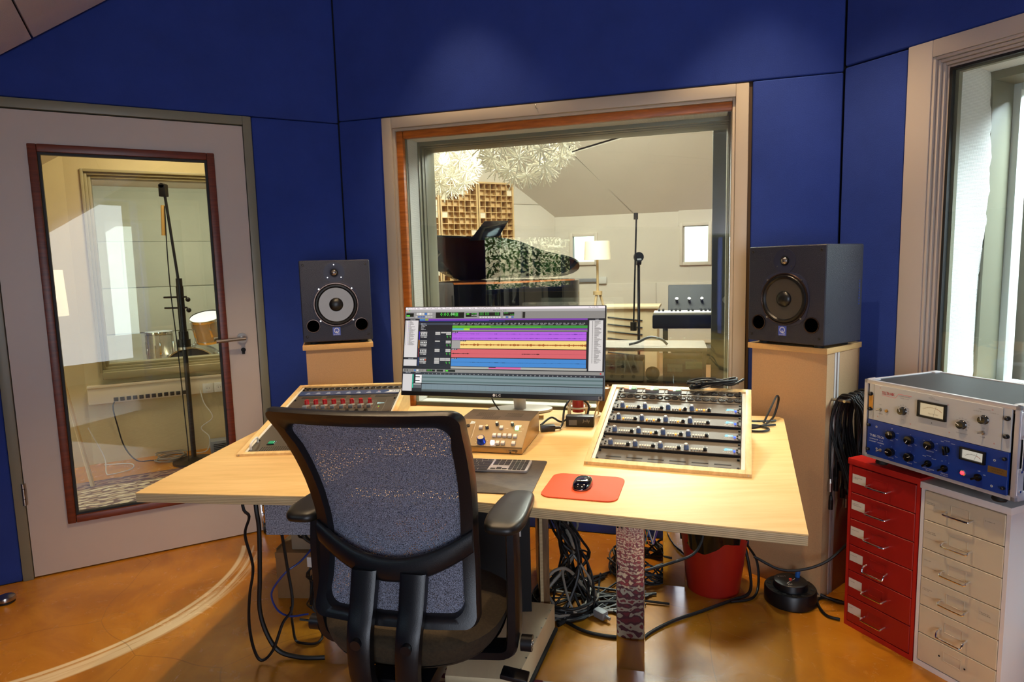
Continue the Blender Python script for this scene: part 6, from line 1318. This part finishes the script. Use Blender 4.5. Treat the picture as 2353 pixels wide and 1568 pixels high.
B().prism([(.142, 2.412), (-.22, 2.50), (-.25, 1.98), (-.015, 1.945)], .018, .115, bev=.003).ob('board', M('pale_ply', '#ecd3a6', .45, var=.06, vscale=4, stretch=(4, 1, 1)), fr_); B().prism([(.152, 2.406), (-.22, 2.49), (-.25, 1.985), (-.005, 1.945)], .0075, .018).ob('rubber_strip', BLKM, fr_)
for k in range(7):
    q = Vector((.142, 2.412, .06)).lerp(Vector((-.015, 1.945, .06)), .10+.13*k); B().cyl(q+Vector((-.004, .001, .03)), q+Vector((-.004, .001, .0565)), .003, n=8).ob('screw', STEEL, fr_)
# felt-faced box hung under the desk, boxes and adapters below it
FELT = M('grey_speckled_felt', '#3d4049', .95, var=.6, vscale=220, hex2='#8a8d99')
fb = tag(B().box(-.20, .22, 0, .30, .56, .7485, bev=.004).ob('underdesk_box', FELT, None, (-.655, 2.09, 0), (0, 0, radians(-4))), 'grey speckled felt covered box hung under the left part of the desk', 'box')
cbx = thing('cardboard_box', 'worn cardboard box on the floor under the left part of the desk', 'cardboard box', (-.92, 2.72, 0), radians(-4)); CARD = M('cardboard', '#8d6a42', .85, var=.12, vscale=7)
B().box(-.155, .16, -.002, .26, 0, .215, bev=.004).ob('carton', CARD, cbx); B().box(-.158, -.155, .02, .24, .16, .225).box(-.155, .16, -.0035, -.002, .19, .215).ob('flap', CARD, cbx)
gb = tag(B().box(-.06, .16, 0, .18, .002, .11, bev=.006).ob('network_box', M('warm_grey_box', '#8a7d68', .6), None, (-.945, 2.74, .217), (0, 0, radians(-4))), 'small grey device lying on top of the cardboard box', 'device')
def brick(label, loc, rz, tilt=0, w_=.055, l=.11):
    t = thing('power_adapter', label, 'power adapter', loc, (tilt, 0, rz)); B().box(-w_/2, w_/2, -.016, .016, 0, l, bev=.005).ob('body', BLK, t); B().box(w_/2-.022, w_/2-.008, -.0168, -.016, .012, l-.008).ob('white_label', WHITEPL, t); return t
brick('black power adapter with white label propped against the cardboard box', (-.872, 2.66, .003), radians(-4), radians(-14), .075, .125); brick('narrow black power adapter with white label next to the chair back', (-.775, 2.60, .003), radians(-10), radians(-10), .045, .135)
pc = thing('computer_tower', 'black rack computer with a white paper label in the gap under the desk', 'computer', (-.20, 2.36, 0), radians(0))
B().box(0, .25, 0, .28, .03, .70, bev=.004).ob('case', BLKM, pc); B().box(.165, .215, -.0015, 0, .42, .57).ob('paper_label', M('white_paper', '#d8d8d6', .8), pc)
for k in range(10):
    for j in range(3): B().cyl((.03+.012*k, 0, .53+.03*j), (.03+.012*k, -.002, .53+.03*j), .0035, n=8).ob('port', BLK, pc)
for x in (.02, .23): B().box(x-.015, x+.015, .02, .26, 0, .031).ob('foot', BLKM, pc)
ds = thing('door_stop', 'brushed steel domed door stop on the floor left of the door', 'door stop', (-2.31, 2.755, 0)); B().lathe([(0, .002), (.034, .002), (.034, .010), (.030, .013)], 28).ob('rubber_ring', RUBBER, ds); B().lathe([(.036, .012), (.037, .022), (.034, .030), (.018, .037), (0, .040)], 28).ob('dome', STEEL, ds)
rug = thing('red_patterned_rug', 'red patterned rug under the chair, mirrored in the steel desk leg', 'rug', (-.05, .75, 0), radians(-14)); B().box(-.80, .80, -1.2, 1.34, .0008, .006).ob('field', RUGR, rug)
# loose cables, each its own thing
cable('black cable hanging in a long loop from under the desk left edge', [(-1.0, 2.30, .745), (-.99, 2.25, .61), (-.97, 2.25, .57), (-.99, 2.25, .50), (-.97, 2.25, .38), (-.99, 2.25, .27), (-1.0, 2.25, .16), (-.99, 2.25, .06), (-.965, 2.25, .012), (-.92, 2.25, .05), (-.88, 2.26, .15), (-.85, 2.27, .19), (-.845, 2.28, .24), (-.855, 2.28, .35), (-.86, 2.26, .50), (-.86, 2.24, .558)], .0055, res=5)
cable('thick black cable falling straight down beside the looped one and along the floor', [(-.965, 2.32, .745), (-.955, 2.28, .60), (-.95, 2.28, .51), (-.96, 2.28, .33), (-.97, 2.28, .20), (-.95, 2.28, .10), (-.91, 2.28, .03), (-.84, 2.27, .010), (-.76, 2.26, .010), (-.66, 2.27, .010)], .0085, n=8, res=5)
cable('thin blue cable curving out beside the power adapters', [(-.78, 2.40, .40), (-.82, 2.33, .36), (-.87, 2.30, .33), (-.92, 2.30, .27), (-.93, 2.30, .23), (-.91, 2.30, .18), (-.87, 2.31, .15), (-.81, 2.34, .14)], .0038, M('blue_cable', '#27377f', .4))
cable('small black cable loop lying near the mirrored left desk leg', [(-.86, 2.30, .19), (-.875, 2.34, .13), (-.88, 2.36, .08), (-.88, 2.38, .010), (-.84, 2.36, .008), (-.79, 2.36, .008), (-.78, 2.40, .02), (-.82, 2.42, .06), (-.87, 2.41, .08)], .005)
rnd = random.Random(21)
for k in range(7):
    x = -.80+.022*k; pts = [(x, 2.44, .64), (x+.01, 2.42, .52)]
    for j in range(5): pts.append((-.79+(rnd.random()-.5)*.12, 2.43+(rnd.random()-.5)*.10, .44-.085*j))
    pts.append((-.74+rnd.random()*.08, 2.42+rnd.random()*.1, .02)); cable('thin black cable in the bundle hanging behind the chair back at left', pts, .0045, group='cables hanging behind the chair back', name='bundle_cable')
for k, (p, c) in enumerate((((-.775, 2.385, .40), 0), ((-.80, 2.37, .335), 0), ((-.785, 2.375, .28), 1))):
    t = thing('cable_tag', ('white cable tag uppermost in the hanging cable bundle', 'white cable tag in the middle of the hanging cable bundle', 'silver cable tag lowest in the hanging cable bundle')[k], 'cable tag', p, radians(-15)); B().box(-.012, .012, -.004, .004, -.02, .02, bev=.002).ob('tag', WHITEPL if not c else STEEL, t)
gp = thing('white_plug', 'white plug on a cable end at the foot of the left desk leg', 'plug', (-.70, 2.36, .010), radians(20)); B().box(-.014, .014, -.008, .008, -.008, .008, bev=.003).ob('body', WHITEPL, gp)
for k in range(26):
    pts = [(.15+rnd.random()*.12, 2.62+rnd.random()*.22, .66-rnd.random()*.06)]
    for j in range(4): pts.append((.14+.035*j+(rnd.random()-.5)*.12, 2.60+(rnd.random()-.5)*.16, .55-.12*j+(rnd.random()-.5)*.06))
    a = rnd.random()*6.28
    for j in range(6): a += 1.0; pts.append((.20+.12*cos(a)+(rnd.random()-.5)*.05, 2.62+.15*sin(a), .012+.05*rnd.random()*(j < 4)))
    pts.append((.30+rnd.random()*.35, 2.50+rnd.random()*.4, .008)); cable(('dark' if k % 9 else 'pale grey')+' cable in the tangle under the desk between platform and steel leg', pts, .004+.003*rnd.random(), CABLE if k % 9 else GCAB, group='tangled cables under the desk', name='tangle_cable', res=4)
for k in range(16):
    x0, y0 = .50+rnd.random()*.10, 2.80+rnd.random()*.2; pts = []; a = rnd.random()*6.28
    for j in range(9): a += .75; pts.append((.60+.16*cos(a)*(.6+.5*rnd.random()), 2.90+.14*sin(a), .008+.12*rnd.random()*(rnd.random() < .5)))
    cable('thin dark cable coiled on the floor between steel leg and bucket', pts, .0035+.002*rnd.random(), group='coiled cables beside the bucket', name='coil_cable', res=4)
for k in range(9):
    c = ('#2f6fb0', '#d9772e', '#4a8f4a', '#c8c4bc', '#6a4fa0')[k % 5]; x = .47+rnd.random()*.07
    cable('thin %s wire spilling down behind the steel desk leg' % ('blue', 'orange', 'green', 'white', 'violet')[k % 5], [(x, 2.45, .745), (x+(rnd.random()-.5)*.06, 2.44, .66), (x+(rnd.random()-.5)*.09, 2.43, .55), (x+(rnd.random()-.5)*.08, 2.44, .45), (.50+rnd.random()*.05, 2.46, .33)], .0022, M('wire_'+c, c, .45), group='coloured wires behind the steel leg', name='wire', n=5)
cable('black cable sweeping from the platform across the floor to the steel leg', [(.035, 2.60, .16), (.04, 2.56, .06), (.10, 2.60, .008), (.17, 2.49, .008), (.25, 2.40, .008), (.33, 2.36, .008), (.42, 2.34, .008)], .0065, n=8)
cable('thick black cable running from the platform up to the tangle', [(.155, 2.44, .01), (.22, 2.50, .01), (.30, 2.58, .012), (.38, 2.60, .012), (.50, 2.58, .012)], .0095, n=8)
cable('black cable running from the steel leg past the bucket front to the stand', [(.45, 2.30, .008), (.51, 2.37, .008), (.62, 2.45, .008), (.76, 2.52, .008), (.91, 2.60, .008), (1.00, 2.64, .02), (1.02, 2.70, .10), (1.01, 2.76, .22)], .0065, n=8)
cable('black cable looping from the bucket to the cable reel', [(.90, 2.585, .008), (1.0, 2.61, .008), (1.055, 2.685, .03), (1.06, 2.72, .12), (1.02, 2.72, .19), (.98, 2.70, .24)], .0055)
cable('black cable sagging from the right stand towards the red cabinet', [(1.0, 2.60, .20), (1.09, 2.55, .165), (1.18, 2.53, .172), (1.27, 2.52, .21), (1.36, 2.53, .28)], .0055)
cable('black cable hanging over the front of the bucket', [(.50, 2.42, .24), (.60, 2.43, .262), (.70, 2.47, .275), (.745, 2.50, .31), (.765, 2.53, .36), (.78, 2.56, .44)], .0055)
cable('black flat cable from the reel towards the cabinets', [(1.255, 2.62, .04), (1.29, 2.60, .02), (1.34, 2.565, .010), (1.40, 2.53, .010)], .006)
cable('black cable lying in a loop on the lit floor beside the red cabinet', [(1.36, 2.56, .010), (1.305, 2.60, .008), (1.262, 2.575, .008), (1.245, 2.50, .008), (1.25, 2.455, .008), (1.285, 2.43, .008)], .0055)
cable('grey hose-like cable arching up beside the platform', [(.17, 2.52, .01), (.11, 2.52, .12), (.12, 2.50, .18), (.16, 2.50, .215), (.21, 2.52, .20), (.27, 2.58, .10), (.30, 2.62, .02)], .0065, GCAB, n=8)
wp = thing('white_plug', 'pale plug lying on the floor left of the steel leg', 'plug', (.335, 2.50, .002), radians(-50)); B().box(-.028, .028, -.018, .018, 0, .034, bev=.008).ob('body', GREYPL, wp); B().cyl((.028, 0, .016), (.05, 0, .014), .007, n=10).ob('sleeve', GREYPL, wp)
# on the desk: cables, power strip, red microphone in its cage
for k, pts in enumerate(([(.80, 2.56, .885), (.83, 2.53, .86), (.865, 2.52, .80), (.93, 2.50, .786), (1.0, 2.53, .786), (1.06, 2.60, .79), (1.10, 2.66, .80), (1.115, 2.66, .86), (1.09, 2.62, .885), (1.05, 2.58, .845), (1.01, 2.55, .79)], [(.86, 2.52, .80), (.90, 2.47, .786), (.96, 2.44, .786), (1.0, 2.47, .786), (.98, 2.53, .786), (.92, 2.54, .79), (.87, 2.56, .80)], [(.82, 2.58, .87), (.86, 2.56, .82), (.90, 2.54, .79), (.98, 2.52, .787), (1.05, 2.53, .787)], [(.85, 2.55, .82), (.93, 2.56, .80), (1.02, 2.58, .79), (1.08, 2.60, .787)])):
    cable(('black cable with a big loop on the desk corner right of the rack box', 'black cable curled in a low loop on the desk right of the rack box', 'black cable lying straight from the rack box to the desk corner', 'thin black cable running beside the straight one to the desk corner')[k], pts, .0045, res=5)
pts = []
for m in range(7):
    pts = [(.68+.02*rnd.random(), 2.455, .962)]; a = rnd.random()*6
    for j in range(7): a += .9; pts.append((.775+(.07+.04*rnd.random())*cos(a+.4*m), 2.432+.035*sin(a+m), .966+.022*rnd.random()+.002*m))
    cable('black cable in the pile lying behind the top edge of the right rack box', pts, .0042, group='cable pile behind the rack box', name='pile_cable', res=4)
mcx = thing('studio_microphone', 'red studio microphone in a pale wire cage behind the computer monitor', 'microphone', (.285, 2.80, DZ), 0)
B().cyl((0, 0, .02), (0, 0, .15), .025, n=22).ob('body', M('red_microphone', '#a02018', .35), mcx)
CAGE = M('pale_cage', '#d6c8ae', .45)
for z in (.045, .085, .125): B().tube([(.055*cos(2*pi*k/20), .055*sin(2*pi*k/20), z) for k in range(20)], .004, 6, closed=True).ob('cage_ring', CAGE, mcx)
for k in range(4): a = radians(45+90*k); B().cyl((.055*cos(a), .055*sin(a), 0), (.055*cos(a), .055*sin(a), .135), .0045, n=8).ob('cage_post', CAGE, mcx)
m2 = thing('spare_microphone', 'bronze microphone head in a crossed wire cage next to the red one', 'microphone', (.405, 2.79, DZ), 0)
B().lathe([(0, .02), (.03, .02), (.034, .06), (.03, .10), (.02, .125), (0, .13)], 20).ob('head', M('bronze_head', '#8a6a44', .4, metal=.4), m2)
for k in range(6): a = radians(60*k); a2 = a+radians(70); B().cyl((.05*cos(a), .05*sin(a), 0), (.05*cos(a2), .05*sin(a2), .13), .0032, n=6).ob('cage_wire', CAGE, m2)
bx = thing('power_brick', 'black power supply brick with grey sticker between controller and rack box', 'power supply', (.275, 2.62, DZ), radians(-12))
B().box(-.058, .058, -.022, .022, .001, .046, bev=.004).ob('body', BLK, bx); B().box(-.045, -.012, -.0228, -.022, .008, .030).ob('sticker', M('grey_sticker', '#5b5a58', .6), bx); Decal().text('Jolly', .012, .022, .012, '#8a8884', 1).ob('lettering', PRINT, bx, (0, -.0224, 0), (pi/2, 0, 0))
dp = thing('mains_plug', 'black mains plug lying beside the bronze controller', 'plug', (.135, 2.55, DZ), radians(8)); B().box(-.03, .03, -.014, .014, .001, .026, bev=.005).cyl((.03, 0, .013), (.055, 0, .012), .007, .005, n=10).ob('body', BLK, dp)
cable('black cable looping up from the mains plug to the monitor', [(.185, 2.555, .79), (.20, 2.60, .80), (.215, 2.64, .86), (.26, 2.70, .885), (.32, 2.70, .85), (.30, 2.66, .79)], .0045)
cable('black cable drooping from the monitor behind the controller', [(-.10, 2.84, .92), (-.095, 2.83, .86), (-.06, 2.80, .81), (-.03, 2.77, .787), (.02, 2.75, .787)], .0035)
cable('black cable lying in waves behind the controller top', [(.11, 2.62, .788), (.16, 2.70, .80), (.20, 2.66, .79), (.25, 2.72, .80), (.30, 2.78, .79)], .0045)
for k, (x, y, a) in enumerate(((-.065, 2.80, 20), (.01, 2.79, -25), (.11, 2.76, 80))):
    t = thing('jack_plug', ('silver cable plug standing left of the monitor foot', 'silver cable plug leaning in front of the monitor foot', 'slim brass plug lying right of the monitor foot')[k], 'plug', (x, y, DZ+.010), radians(a)); B().cyl((0, -.02, 0), (0, .02, .0), .0085, n=12).cyl((0, .02, 0), (0, .045, 0), .0032, n=8).ob('body', STEEL if k < 2 else M('brass', '#b08a52', .3, metal=.8), t)
